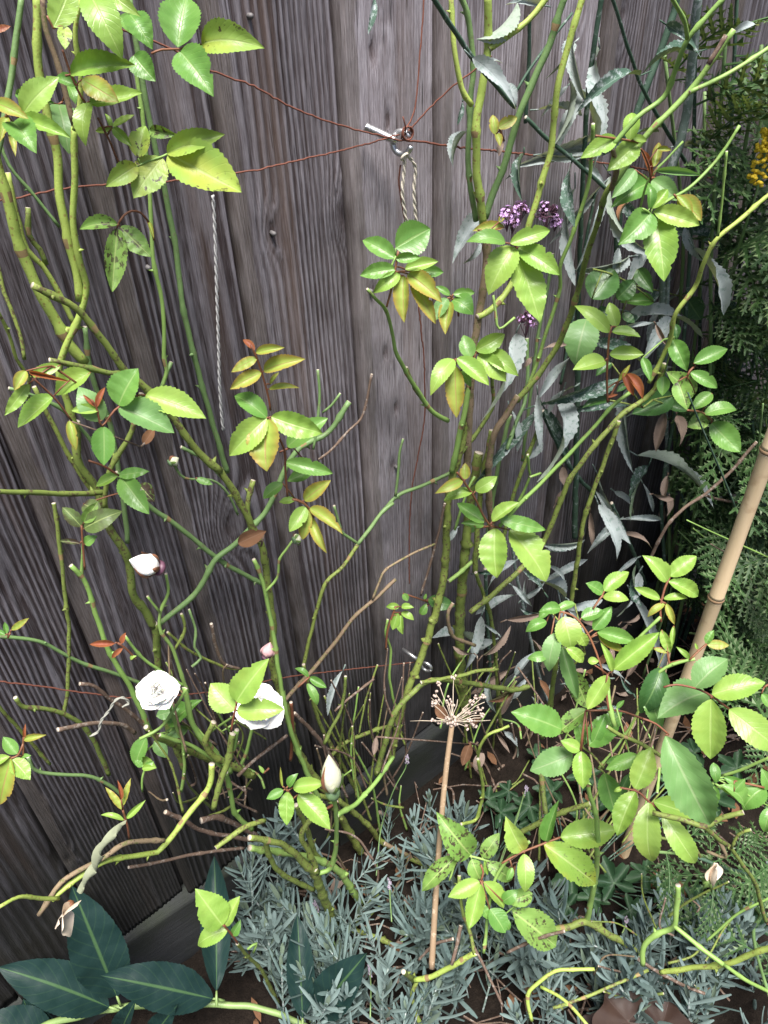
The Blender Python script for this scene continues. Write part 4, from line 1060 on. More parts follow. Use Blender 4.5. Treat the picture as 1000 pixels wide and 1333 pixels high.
# ------------------------------------------------------------------ measured leaves: '@ ox oy scale' | plant colour depth (xN spots) | stalk | leaflets base>tip width
LEAVES = """
@ 0 0 .34
L y .15 | 180,60 200,100 205,110 | 205,105,275,-70,.5 ; 250,100,250,190,.5,t
L y .17 | 330,-40 345,-20 | 340,-30,470,228,.47
L y .12 | 380,-60 420,-40 | 400,-40,540,65,.4
L g .09 | 480,40 510,40 | 495,55,585,190,.62 ; 535,140,455,65,.5
L g .10 | 510,280 515,240 | 512,212,596,312,.72
L g .16 | 580,205 620,190 685,188 770,170 | 682,182,715,-12,.72 ; 690,198,818,370,.6 ; 772,170,1014,185,.45,t
L y .15 | 250,290 280,285 | 272,285,522,250,.32
L y .14 | 330,400 290,330 250,220 240,190 | 315,305,457,392,.5,b ; 345,398,545,356,.36 ; 345,390,330,560,.42 ; 300,330,210,300,.5,g
L y .16 | -10,420 10,400 | -20,395,110,455,.4,b ; 90,435,225,295,.5 ; 50,468,140,588,.62,g ; 75,455,272,528,.28
L g .07 | 240,390 225,400 | 225,400,265,590,.55,p ; 60,360,210,395,.3 ; 260,330,290,400,.6
L r .18 | -20,130 -10,115 | -25,120,42,100,.35
L b .13 | 30,430 20,450 | 30,450,0,545,.4 ; 40,480,60,600,.2
L y .14 | 470,650 440,590 425,550 395,490 375,450 | 428,495,402,435,.3 ; 430,485,516,440,.28 ; 432,490,505,560,.4 ; 428,495,366,502,.35
L t .15 | 640,590 620,600 560,620 520,640 | 530,605,558,482,.6 ; 622,605,512,760,.62 ; 525,635,405,715,.5 ; 640,588,862,515,.34 ; 648,590,925,735,.5
L g .06 | 560,530 575,515 | 575,500,682,518,.38,s
L s .13 | 570,850 540,815 505,808 475,825 455,855 | 452,858,305,878,.36 ; 448,875,430,1118,.33 ; 460,868,582,986,.5
L b .10 | 590,920 580,880 565,845 | 570,850,590,915,.2
@ 330 0 .34
C g .10 | 520,1040 545,980 | 545,990,418,920,.45 ; 545,950,677,875,.78
V w .10 | 460,-20 455,10 | 458,-20,438,135,.16
V v .10 | 960,-10 990,10 | 1010,10,850,150,.2
V v .17 | 830,215 845,225 | 838,222,1010,430,.26
V v .16 | 880,240 900,245 | 870,245,955,243,.2
V v .05 | 820,500 818,520 | 815,505,765,640,.3 ; 800,390,780,480,.3,w
V v .05 | 860,830 850,840 | 860,830,762,1010,.34 ; 870,930,800,1010,.3
C b .11 | 960,540 945,500 | 925,515,916,440,.5 ; 935,490,1010,450,.5 ; 930,512,945,562,.5 ; 950,540,940,600,.4,x
C b .13 | 900,890 860,880 | 960,870,838,885,.32 ; 940,850,960,820,.6
@ 400 0 .5
C y .17 | 530,700 540,660 545,640 | 516,632,414,630,.38,g ; 528,634,632,600,.38 ; 540,644,472,768,.55 ; 550,645,657,716,.42 ; 546,660,606,840,.44
@ 660 0 .34
C y .22 | 340,520 480,540 510,545 | 420,530,282,606,.42 ; 470,540,478,432,.55 ; 480,530,535,540,.5 ; 500,552,385,655,.52
C b .22 | 550,690 545,640 520,580 510,570 | 555,680,512,570,.18,r ; 560,640,582,545,.35 ; 575,570,630,575,.35
C g .23 | 520,800 540,810 560,825 600,780 640,755 | 550,815,426,938,.6 ; 562,808,738,862,.4,y ; 570,838,602,1078,.48,y ; 556,800,616,724,.45,y ; 545,800,538,705,.4
C p .18 | 600,690 560,680 540,690 | 545,700,398,795,.42,g ; 555,690,660,770,.5 ; 570,655,748,672,.16 ; 490,650,400,760,.4
C b .24 | 650,760 640,745 | 655,755,745,845,.55 ; 650,750,710,825,.4
V v .07 | 200,10 150,5 | 140,20,-10,20,.25 ; 0,320,32,425,.4
V v .05 | 240,130 250,160 | 248,150,305,400,.2 ; 300,390,190,580,.28 ; 230,330,130,450,.2
V w .12 | 250,620 250,640 | 248,625,260,870,.26
V w .14 | 700,205 720,200 | 725,200,510,295,.14 ; 510,290,265,432,.14
V v .06 | 340,180 355,190 | 355,190,375,480,.14
V w .05 | 90,580 60,600 | 65,590,58,770,.22 ; 40,620,-10,690,.3 ; 130,590,290,600,.14,v
V w .10 | 640,110 610,95 | 610,95,745,225,.2
V v .18 | 840,130 860,120 | 860,125,965,100,.26
V x .1 | 690,870 680,880 | 680,870,760,1010,.25,v ; 460,780,430,850,.4,o ; 540,930,520,1010,.3,v
V v .04 | 120,430 140,430 | 120,420,290,445,.2 ; 660,560,840,575,.12 ; 250,600,380,720,.2
@ 0 330 .34
L y .14 | 300,500 200,430 240,460 | 348,455,213,542,.5 ; 232,428,115,472,.34 ; 100,450,55,525,.5,b ; 206,546,68,668,.42 ; 110,500,18,620,.32
L r .17 | 275,640 215,560 125,475 | 115,455,275,492,.11
L y .17 | 520,545 440,600 390,660 370,590 350,560 | 378,602,273,602,.4 ; 372,588,403,512,.28,r ; 366,586,318,540,.22,r ; 397,662,398,812,.55,g ; 392,640,300,510,.62,p ; 455,582,530,440,.72,g ; 558,542,790,632,.42,y ; 455,590,668,688,.5,p
L y .13 | 340,793 400,815 455,850 | 455,850,573,834,.36,g ; 450,850,368,892,.45 ; 465,858,572,998,.45,g
L x .14 | 540,740 555,725 | 550,730,592,668,.5,o ; 265,640,292,755,.3,b
L u .10 | 520,900 535,895 | 532,885,592,950,.75 ; 320,960,392,1000,.7
L g .09 | 750,860 790,870 | 750,862,815,885,.4
@ 330 330 .34
W y .19 | 130,930 122,830 120,760 90,690 60,630 | 52,630,-72,545,.46,g ; 50,630,-92,775,.48 ; 55,635,52,835,.62,b ; 68,625,265,688,.44
W b .18 | 65,600 55,540 20,420 -10,350 | 30,455,-90,520,.4 ; 15,400,-85,455,.36 ; 5,370,-40,330,.4,r ; 10,380,120,360,.32 ; 40,450,200,404,.34 ; 60,520,178,516,.22 ; 65,500,98,455,.3
W g .14 | 100,760 150,740 | 130,740,285,630,.4 ; 122,800,304,842,.32 ; 225,830,130,872,.5
W y .18 | 230,1010 200,960 160,940 | 112,880,38,938,.5,g ; 160,945,98,952,.45 ; 195,945,297,868,.42,b
@ 330 660 .34
W b .19 | 150,-30 190,-15 230,20 | 200,0,138,95,.5,y ; 208,10,188,125,.42 ; 215,5,342,104,.3 ; 222,40,282,178,.25
@ 330 330 .34
C b .12 | 510,205 530,130 545,50 555,-10 | 545,60,408,85,.42,g ; 560,75,458,152,.42,y ; 580,60,708,30,.36,y ; 592,78,722,188,.42 ; 605,100,698,270,.28 ; 575,85,578,265,.34 ; 545,20,640,15,.4,g ; 640,70,728,72,.5,g
C g .10 | 785,240 780,200 760,170 | 742,172,692,260,.5,p ; 752,160,698,125,.42 ; 765,155,847,150,.42 ; 762,178,842,235,.8 ; 750,185,735,310,.42,b
C y .15 | 830,520 835,440 850,380 | 832,400,805,312,.62,g ; 852,372,963,308,.5 ; 862,385,968,490,.5 ; 890,372,1015,470,.42
C y .15 | 830,410 800,415 770,412 | 766,405,678,545,.4 ; 778,402,902,505,.42 ; 772,430,778,630,.36,b ; 795,450,832,512,.5,g
@ 350 500 .5
C y .14 | 490,230 505,250 535,295 560,345 575,368 | 505,250,432,285,.34,b ; 530,280,455,304,.36 ; 538,278,595,240,.52 ; 512,248,512,205,.62,b ; 562,360,490,310,.42,g ; 582,358,652,308,.42 ; 600,352,722,380,.3,g ; 590,375,594,505,.55 ; 626,380,722,514,.5
C g .07 | 305,690 310,640 330,580 | 340,580,305,580,.5,y ; 345,580,378,582,.5,y ; 335,595,322,640,.5,y ; 345,595,378,615,.5,y ; 345,600,350,652,.4,y
C s .05 | 430,560 420,570 | 415,560,485,578,.5,d ; 405,560,410,545,.5,g ; 395,600,410,570,.6,g ; 350,545,362,565,.7,g
C g .12 | 575,370 540,375 | 560,368,500,362,.35 ; 535,370,530,388,.5
@ 660 330 .34
C y .2 | 385,570 383,460 390,330 400,280 | 392,302,258,200,.34 ; 420,282,392,188,.5 ; 402,300,512,320,.42 ; 392,386,524,386,.42 ; 376,412,252,446,.5 ; 425,490,472,425,.22,b
C r .2 | 385,570 420,500 450,460 | 445,458,485,545,.3 ; 460,460,520,560,.3 ; 385,550,425,540,.3
C p .09 | 320,230 305,255 | 305,250,262,430,.68
C d .08 | 330,60 400,80 480,120 | 325,175,410,60,.82 ; 420,175,490,100,.7 ; 562,185,432,187,.38,g ; 690,170,745,255,.8 ; 440,230,490,265,.6 ; 360,200,380,260,.6 ; 500,60,560,150,.5
C d .13 | 560,560 520,590 | 632,545,478,615,.52 ; 385,560,288,592,.4 ; 610,580,695,602,.5 ; 460,500,420,530,.5 ; 400,420,340,470,.5
C g .17 | 600,330 640,320 | 635,330,690,450,.5 ; 600,470,595,545,.62 ; 520,400,550,490,.35 ; 640,270,650,330,.5,d
C g .2 | 690,600 745,608 785,640 | 785,535,705,600,.5 ; 755,616,880,600,.42 ; 782,650,893,760,.58 ; 770,635,690,665,.72,s
C s .19 | 720,430 700,450 690,470 | 715,420,845,365,.42,g ; 702,455,805,515,.42,g ; 722,535,610,452,.5 ; 655,490,690,600,.6
V v .05 | 430,-30 420,-10 | 430,-20,405,195,.14 ; 540,-10,455,205,.16
V v .13 | 710,-20 700,-10 | 715,-20,830,238,.2
V v .11 | 630,250 640,245 | 630,248,522,415,.36 ; 555,265,440,282,.2
V v .07 | 250,400 235,405 | 242,398,118,560,.2 ; 118,540,132,765,.18 ; 260,510,158,615,.22
V w .04 | 150,590 145,580 | 145,595,245,810,.16 ; 110,660,80,790,.35,v ; 200,585,232,625,.4,v
V v .06 | 0,560 10,570 | 10,590,40,760,.22 ; 340,910,410,1010,.22 ; 410,910,482,1000,.22 ; 520,880,560,990,.2
V x .13 | 600,600 605,590 | 605,610,570,760,.35 ; 650,620,660,740,.42 ; 570,270,610,350,.3 ; 615,850,600,940,.4 ; 620,930,610,1010,.4 ; 560,920,640,940,.35
V x .08 | 200,850 205,830 | 215,815,230,900,.5 ; 150,360,230,350,.35 ; 90,400,60,440,.5 ; 185,960,230,900,.35 ; 690,170,640,220,.4
@ 0 660 .34
L u .12 | 325,240 318,150 312,70 | 312,75,238,0,.5 ; 322,82,472,15,.5 ; 322,60,375,-20,.5,s ; 326,142,374,110,.65,g ; 308,140,228,130,.28
W o .11 | 1000,150 1010,110 | 912,140,1020,92,.5
L b .08 | 30,500 40,480 | 45,470,112,424,.28 ; 25,485,18,440,.4,g ; 20,490,-20,470,.4,g
W r .15 | 520,580 480,540 450,520 | 440,522,343,526,.28 ; 465,522,482,480,.42 ; 470,540,428,578,.32 ; 500,585,525,570,.5,y
W y .22 | 885,860 895,800 905,760 | 900,778,806,675,.74 ; 906,745,1030,580,.5 ; 908,780,1088,775,.44
W g .1 | 650,860 690,810 | 645,835,774,738,.42 ; 720,850,630,865,.5,p ; 560,880,520,990,.5 ; 590,900,640,960,.6,p ; 530,960,600,1000,.4,y ; 600,800,690,770,.5,p
W b .2 | 90,960 90,900 92,880 | 92,890,178,872,.3 ; 95,885,98,828,.2,r
W y .2 | 90,905 70,950 40,962 | 66,945,12,880,.55,g ; 38,955,-50,1010,.4 ; 45,965,116,1045,.6 ; 42,960,0,1140,.42,b ; 85,955,120,952,.4,g
@ 0 993 .34
W b .22 | 495,290 488,240 470,180 | 470,180,402,92,.22 ; 465,140,450,66,.2,r ; 470,165,502,58,.24 ; 475,220,386,200,.22,y ; 485,212,558,142,.24,y
S y .29 | 910,690 890,660 855,620 | 852,622,748,482,.62 ; 872,640,758,700,.46 ; 865,622,920,510,.52 ; 890,660,922,600,.5,g
W g .18 | 545,110 545,60 560,10 | 545,15,515,-10,.6 ; 555,10,590,-5,.5 ; 545,20,600,20,.4,y
@ 330 993 .34
W y .22 | 150,200 150,140 125,100 | 115,105,50,138,.5,g ; 132,90,172,40,.5,g ; 152,95,274,78,.44 ; 130,110,128,240,.46 ; 170,122,294,256,.44 ; 112,90,104,15,.14,b
W y .2 | 50,30 60,20 | 40,40,20,10,.4
R t 1.0 | 750,450 790,360 880,370 940,392 | 832,352,700,188,.5,s ; 782,355,645,492,.33,s ; 876,362,942,268,.5,s ; 835,368,870,450,.72,s ; 890,380,992,446,.42,s ; 885,370,896,430,.25,y
R y .97 | 870,390 880,420 872,450 | 866,455,745,514,.44 ; 870,462,826,635,.4 ; 880,455,958,558,.42 ; 905,560,965,652,.72,g ; 870,540,900,600,.5,g ; 955,530,1015,485,.6,g
@ 660 993 .34
R y .95 | -20,385 40,350 100,325 205,285 | 60,335,-5,205,.5,t ; 150,300,200,142,.28,g ; 205,285,420,255,.46 ; 140,312,340,464,.44,t ; 66,348,68,495,.46 ; 20,400,0,450,.5,g
R s .98 | 80,480 90,500 | 96,500,-10,530,.55 ; 20,568,188,702,.52 ; -20,590,10,640,.6,g
R y .80 | 430,95 500,110 545,150 600,190 | 492,110,422,280,.44 ; 546,150,556,378,.42 ; 560,150,722,205,.42 ; 596,190,722,384,.36 ; 490,100,552,-60,.5 ; 440,95,410,110,.5
R d .9 | 350,20 370,35 | 372,38,414,192,.52,g ; 380,0,505,5,.4,g ; 430,120,470,40,.4
R g .82 | 780,90 800,60 | 790,0,802,78,.5 ; 870,120,800,90,.5,y ; 905,160,818,85,.56 ; 988,95,905,182,.72 ; 1010,100,975,20,.6 ; 790,85,800,165,.4 ; 830,55,910,85,.4 ; 1010,170,985,265,.5
R g .70 | 985,95 920,80 870,70 | 870,110,912,60,.5
@ 660 660 .34
R y .84 | 590,440 588,380 605,310 625,265 | 612,285,518,185,.48 ; 622,265,726,188,.5 ; 616,285,732,342,.44 ; 585,352,488,308,.34 ; 600,352,692,350,.32 ; 605,370,538,422,.32,b ; 610,370,642,450,.32,b
R y .86 | 330,390 350,360 368,335 | 366,330,302,292,.6,g ; 372,322,467,248,.46 ; 368,345,467,356,.46
R g .86 | 370,640 335,540 300,470 250,415 170,395 | 205,388,122,402,.55 ; 152,438,72,478,.5 ; 215,420,245,545,.75,y ; 190,480,162,630,.42,p ; 285,425,375,400,.6 ; 330,470,402,380,.45 ; 350,488,446,552,.36,b ; 345,480,495,518,.38 ; 155,570,78,580,.5 ; 225,540,292,595,.5,y ; 270,475,305,532,.6,y
R y .82 | 390,780 380,700 385,640 | 410,622,584,480,.34 ; 402,630,358,518,.24 ; 390,645,308,775,.4 ; 310,590,352,590,.7
R d .92 | 300,560 260,600 | 212,535,272,735,.26,p ; 250,620,310,770,.44,s ; 160,390,120,430,.5,g ; 260,370,180,400,.4,g
R y .83 | 625,610 618,580 610,520 | 592,470,626,558,.36 ; 640,455,630,545,.2 ; 560,540,615,560,.3,b ; 700,580,648,535,.3
R b .78 | 700,585 730,555 765,525 | 765,525,852,530,.42 ; 762,522,792,472,.5,g ; 730,545,720,520,.4,y
R y .68 | 600,690 650,680 740,700 800,735 850,772 | 720,692,845,582,.62,p ; 785,718,990,672,.46 ; 782,735,780,965,.5 ; 850,775,1050,935,.46
R p .74 | 760,730 690,720 | 762,712,576,810,.58
R p .66 | 520,810 570,830 620,872 | 605,875,778,1218,.40
R g .8 | 560,640 580,620 | 592,615,508,790,.48,d ; 540,690,592,855,.42,g
R g .76 | 985,690 1000,680 | 975,715,1010,770,.6 ; 1005,690,1020,740,.6
R y .86 | 300,780 400,778 450,785 520,810 | 312,915,442,785,.52,g ; 330,905,375,795,.36,g ; 280,930,205,895,.62 ; 285,935,292,1080,.5
R d .88 | 370,1000 330,950 290,920 | 210,852,16,786,.52,g ; 308,778,188,872,.42,s ; 292,912,262,810,.6,g ; 252,945,88,1010,.56,p
R g .84 | 430,1000 480,985 | 500,950,378,1005,.4 ; 545,935,482,1020,.44,y ; 420,770,450,740,.4
V v .1 | 350,-20 360,0 | 350,-10,420,205,.3 ; 425,55,308,178,.24 ; 435,48,592,50,.14 ; 440,100,555,160,.14,x
V v .05 | 120,130 130,130 | 130,140,300,125,.2 ; 130,172,232,168,.16 ; 160,225,222,285,.3 ; 60,350,150,280,.2 ; 150,285,310,200,.16
V v .1 | 500,190 490,200 | 498,195,415,262,.22 ; 505,250,420,420,.18 ; 440,440,512,402,.3,x ; 495,220,515,380,.16,w
V v .05 | 70,370 70,360 | 72,365,70,275,.2 ; 20,300,95,380,.25 ; 620,-20,600,60,.5,x ; 630,100,650,190,.4,x ; 320,20,330,160,.2,x
@ 330 660 .34
V v .05 | 880,410 870,420 | 872,418,800,645,.2 ; 840,500,860,470,.3
V v .06 | 1010,200 1000,215 | 1005,205,895,318,.2 ; 1010,335,850,412,.26 ; 850,252,935,255,.14,w
V v .06 | 900,620 905,640 | 905,640,930,790,.2 ; 960,860,1010,960,.28 ; 780,80,742,140,.4,v ; 900,590,940,580,.4,x
C x .12 | 860,900 850,910 | 830,900,800,990,.4,o ; 880,940,850,1010,.5,x ; 470,880,460,950,.3,x
V w .09 | 345,630 340,650 | 342,628,285,800,.14,v
@ 330 660 .34
W y .12 | 215,650 170,690 | 212,650,158,618,.36,g ; 215,652,280,692,.4,g ; 205,675,245,758,.35,g
"""

# ------------------------------------------------------------------ plants from the measurements
def gp(px, py, d):
    p = P(px, py, d)[0]
    return (p[0], p[1], GZ)


G_ROSE = 'rose bushes trained along the fence'
ROOTS = {
    'L': thing('climbing_rose', 'tall climbing rose with thick yellow-green canes filling the upper left corner', 'rose bush', gp(240, 1000, .04), G_ROSE),
    'W': thing('rose_bush', 'rose bush carrying white blooms and buds at the lower left of the fence', 'rose bush', gp(440, 1200, .2), G_ROSE),
    'C': thing('climbing_rose', 'climbing rose with a brown central trunk forking into green canes right of the eye bolt', 'rose bush', gp(600, 960, .06), G_ROSE),
    'R': thing('rose_bush', 'leafy low rose bush without blooms in front of the bamboo cane', 'rose bush', gp(760, 1200, 1.08), G_ROSE),
    'S': thing('rose_shoot', 'short rose shoot with four pale leaves against a dark broad leaf at the bottom left', 'rose shoot', gp(362, 1305, .2)),
    'V': thing('verbena_plant', 'tall verbena with dark square stems, mildewed grey leaves and purple flower clusters', 'verbena', gp(720, 920, .06)),
}
for line in CANES.strip().splitlines():
    h, pts = line.split('|')
    k, bk, r0, r1, d0, d1 = h.split()
    pts = [tuple(float(v) for v in q.split(',')) for q in pts.split()]
    build_cane(ROOTS[k], bk, float(r0), float(r1), float(d0), float(d1), pts, 'stem' if k == 'V' else 'cane')
ox = oy = 0
sc = 1
for line in LEAVES.strip().splitlines():
    if line[0] == '@':
        _, ox, oy, sc = line.split()
        ox, oy, sc = float(ox), float(oy), float(sc)
        continue
    h, st, ls = line.split('|')
    k, col, d = h.split()
    st = [tuple(float(v) for v in q.split(',')) for q in st.split()]
    lets = []
    for q in ls.split(';'):
        a = q.strip().split(',')
        lets.append(tuple(float(v) for v in a[:5]) + ((a[5],) if len(a) > 5 else ()))
    if k == 'V':
        for l in lets:
            l = l[:4] + (l[4] * (0.72 if l[4] > .16 else 1),) + l[5:]
            build_leaf(ROOTS[k], float(d), l[5] if len(l) > 5 else col, None, [l], 'lance', 'leaf', ox, oy, sc, 1.0, 'leaf_blade', 0.8)
    else:
        build_leaf(ROOTS[k], float(d), col, st, lets, 'rose', 'leaf', ox, oy, sc)

r2 = random.Random(21)
for k in range(30):
    x, y = r2.uniform(655, 890), r2.uniform(-20, 790)
    if x < 700 and r2.random() < .5:
        x += 70
    a = r2.choice((1.2, 1.5, 1.75, 2.1, 0.5, 2.8, -0.5)) + r2.uniform(-.25, .25)
    L = r2.uniform(55, 130)
    build_leaf(ROOTS['V'], r2.uniform(.03, .09), r2.choice('vvw'), None, [(x, y, x + math.cos(a) * L, y + math.sin(a) * L, r2.uniform(.08, .14))], 'lance', 'leaf', 0, 0, 1, 1.0, 'leaf_blade', 0.9)
for k in range(40):
    x, y = r2.uniform(610, 860), r2.uniform(770, 960)
    a, L = r2.uniform(0, 6.28), r2.uniform(30, 75)
    gd = min(ground_depth(x, y), (0.71 - .05) / ray(x, y)[1]) - r2.uniform(.01, .12)
    build_leaf(ROOTS['V'], gd, r2.choice('vxvwo'), None, [(x, y, x + math.cos(a) * L, y + math.sin(a) * L * .6, r2.uniform(.14, .26))], 'lance', 'leaf', 0, 0, 1, 1.0, 'leaf_blade', 0.9)
for (xa, xb, ya, yb, tx, ty, n, rt, da, db) in ((190, 330, 830, 1040, 300, 1060, 30, 'W', .06, .16), (390, 560, 830, 1040, 480, 1110, 30, 'W', .05, .12), (560, 700, 820, 1040, 620, 1080, 24, 'C', .04, .12),
                                                (660, 900, 830, 1060, 760, 1190, 28, 'R', 1.15, 1.3), (700, 980, 1130, 1300, 840, 1260, 12, 'R', 1.0, 1.1), (380, 660, 1060, 1250, 520, 1240, 14, 'W', .12, .2)):
    for k in range(n):
        x, y = r2.uniform(xa, xb), r2.uniform(ya, yb)
        u = r2.uniform(.25, .7)
        ex, ey = x + (tx - x) * u + r2.uniform(-45, 45), y + (ty - y) * u + r2.uniform(-25, 35)
        mxx, myy = (x + ex) / 2 + r2.uniform(-14, 14), (y + ey) / 2 + r2.uniform(-14, 14)
        build_cane(ROOTS[rt], r2.choice('mmddbl'), r2.uniform(0.8, 1.6), r2.uniform(1.2, 2.3), r2.uniform(da, db), r2.uniform(da, db), [(x, y), (mxx, myy), (ex, ey)], 'twig', True, False)

# ------------------------------------------------------------------ blooms and buds
PETAL = simple('petal_white', (0.88, 0.87, 0.83), 0.5, 0, 40, 0.03, 0.1, 0.4)
PETALD = simple('petal_dry', (0.74, 0.62, 0.50), 0.7, 0, 60, 0.25, 0.3)
SEPAL = simple('sepal_green', (0.17, 0.27, 0.07), 0.5, 0, 150, 0.25)
SEPALB = simple('sepal_brown', (0.23, 0.10, 0.055), 0.6, 0, 150, 0.3)
HIP = simple('rose_hip_green', (0.13, 0.21, 0.10), 0.45, 0, 120, 0.2)
HIPP = simple('purple_stalk', (0.12, 0.05, 0.08), 0.5, 0, 120, 0.3)
BUDM = simple('bud_cream', (0.72, 0.72, 0.52), 0.5, 0, 60, 0.08, 0.1, 0.2)
PINK = simple('bud_pink', (0.55, 0.33, 0.34), 0.5, 0, 90, 0.35)


def petal_mesh(name, seed, mat, cup=0.5):
    r = random.Random(seed)
    v, f, n, m = [], [], 9, 9
    for i in range(n):
        t = i / (n - 1)
        wd = 0.62 * (math.sin(math.pi * min(1, 0.12 + t * 0.80)) ** 0.7) * (1 if t < 0.97 else 0.93)
        for j in range(m):
            s = j / (m - 1) * 2 - 1
            x = t * (1 - 0.10 * s * s * t) + 0.02 * math.sin(s * 7 + seed)
            y = wd * s
            z = cup * (t * t * 0.55) + 0.22 * s * s * wd - 0.30 * max(0, t - 0.75) ** 1.2 * 1.6
            z += 0.035 * math.sin(s * 5 + seed * 2) * t + 0.02 * r.uniform(-1, 1) * t
            v.append((x, y, z))
    for i in range(n - 1):
        for j in range(m - 1):
            a = i * m + j
            f.append((a, a + m, a + m + 1, a + 1))
    return mesh(name, v, f, mat)


PM = [petal_mesh('petal', s, PETAL, c) for s, c in ((1, .2), (2, .5), (3, .9), (4, 1.3))]
PMD = [petal_mesh('petal', 11, PETALD, .7), petal_mesh('petal', 12, PETALD, 1.2)]


def frame(p, axis, spin=0.0):
    a = Vector(axis).normalized()
    q = a.to_track_quat('Z', 'Y').to_matrix().to_4x4()
    return Matrix.Translation(Vector(p)) @ q @ Matrix.Rotation(spin, 4, 'Z')


def bloom(root, px, py, d, rad, axis, n=(5, 5, 4), name='flower'):
    p, dep = P(px, py, d)
    R = rad * dep / FPX
    Fm = frame(p, axis)
    mb = MB()
    mb.tube([(0, 0, -0.55 * R), (0, 0, -0.42 * R), (0, 0, -0.25 * R), (0, 0, -0.08 * R)], [0.06 * R, 0.15 * R, 0.17 * R, 0.10 * R], 8)
    for k in range(5):
        a = k * 2 * math.pi / 5
        mb.cone((0.1 * R * math.cos(a), 0.1 * R * math.sin(a), -0.12 * R), (math.cos(a), math.sin(a), -0.5), 0.09 * R, 0.5 * R, 4)
    fl = part(name, mb.build('receptacle', SEPAL), root, Fm)
    for ring, cnt in enumerate(n):
        for k in range(cnt):
            a = (k + 0.5 * ring + 0.15 * rnd.random()) * 2 * math.pi / cnt
            tilt = (0.12, -0.28, -0.75, -1.0)[ring] + rnd.uniform(-0.12, 0.12)
            sc_ = R * (1.0, 0.86, 0.62, 0.45)[ring] * rnd.uniform(0.84, 1.12)
            M = Fm @ Matrix.Rotation(a, 4, 'Z') @ Matrix.Translation((0.03 * R, 0, 0.03 * R * ring)) @ Matrix.Rotation(tilt, 4, 'Y') @ Matrix.Scale(sc_, 4)
            part('petal', PM[min(3, ring + (k % 2))], fl, M)
    return fl


def bud(root, bx, by, tx, ty, d, wratio, petal=BUDM, sepal=SEPAL, hip=HIP, openk=0.0, name='flower_bud', d2=None):
    """bud from stalk end (bx,by) to tip (tx,ty)"""
    b, dep = P(bx, by, d)
    t, _ = P(tx, ty, d2 if d2 is not None else d)
    L = float(np.linalg.norm(t - b))
    Fm = frame(b, t - b, rnd.random() * 6)
    mb = MB()
    zz = np.array([0, .05, .12, .18, .22])
    mb.tube([(0, 0, z * L) for z in zz], np.array([.05, .13, .16, .15, .10]) * L * wratio / .4, 9)
    o = part(name, mb.build('bud_hip', hip), root, Fm)
    # wrapped petals: spiral ridges on a pointed ovoid
    n, m = 26, 24
    v, f = [], []
    for i in range(n + 1):
        z = i / n
        r = math.sin(math.pi * min(1, z * 0.93 + 0.07)) ** 0.85 * (1 - 0.55 * z) * 1.35
        for j in range(m):
            a = j / m * 2 * math.pi
            sp = ((a / (2 * math.pi) * 3 + z * 1.1) % 1.0)
            rr = r * (0.90 + 0.14 * sp + openk * z * 0.3)
            v.append((rr * math.cos(a) * 0.5 * wratio * L, rr * math.sin(a) * 0.5 * wratio * L, (0.18 + 0.82 * z) * L))
    for i in range(n):
        for j in range(m):
            f.append((i * m + j, i * m + (j + 1) % m, (i + 1) * m + (j + 1) % m, (i + 1) * m + j))
    part('bud_petals', mesh('bud_petals', v, f, petal), o, Fm)
    for k in range(5):
        a = k * 2 * math.pi / 5 + 0.3
        hl = rnd.uniform(0.32, 0.5) if k else 0.62
        sv, sf = [], []
        for i in range(7):
            z = i / 6
            zz_ = 0.2 + z * hl
            rr = math.sin(math.pi * min(1, (zz_ - 0.18) / 0.82 * 0.93 + 0.07)) ** 0.85 * (1 - 0.55 * (zz_ - .18) / .82) * 1.5 * 0.5 * wratio * L
            wd = 0.42 * (1 - z) ** 0.8 + 0.02
            for s in (-1, 0, 1):
                an = a + s * wd
                out = 1.0 + (0.12 if s == 0 else 0) + 0.25 * z * z * (k % 2)
                sv.append((rr * out * math.cos(an), rr * out * math.sin(an), zz_ * L))
        for i in range(6):
            for s in range(2):
                sf.append((i * 3 + s, i * 3 + s + 1, i * 3 + s + 4, i * 3 + s + 3))
        part('sepal', mesh('sepal', sv, sf, sepal if k % 2 else (SEPALB if k == 0 and sepal is SEPAL and petal is BUDM else sepal)), o, Fm)
    return o


TC = Vector(CAM)
p = Vector(P(206, 901, .17)[0])
bloom(ROOTS['W'], 206, 901, .17, 29, (TC - p).normalized() + Vector((-0.15, -.1, 0.8)), (5, 5, 5, 4))
p = Vector(P(340, 922, .17)[0])
bloom(ROOTS['W'], 340, 922, .17, 34, (TC - p).normalized() + Vector((0.2, 0, 0.8)), (5, 5, 4))
bud(ROOTS['W'], 213, 741, 168, 729, .16, 0.52, PETAL, SEPALB, HIPP, 0.3)
bud(ROOTS['W'], 434, 1039, 428, 982, .25, 0.27)
bud(ROOTS['W'], 346, 858, 352, 836, .13, 0.6, PINK, PINK, HIPP)
bud(ROOTS['W'], 381, 704, 393, 699, .16, 0.95, BUDM, SEPAL)
bud(ROOTS['L'], 219, 604, 233, 596, .08, 0.85, BUDM, SEPAL)
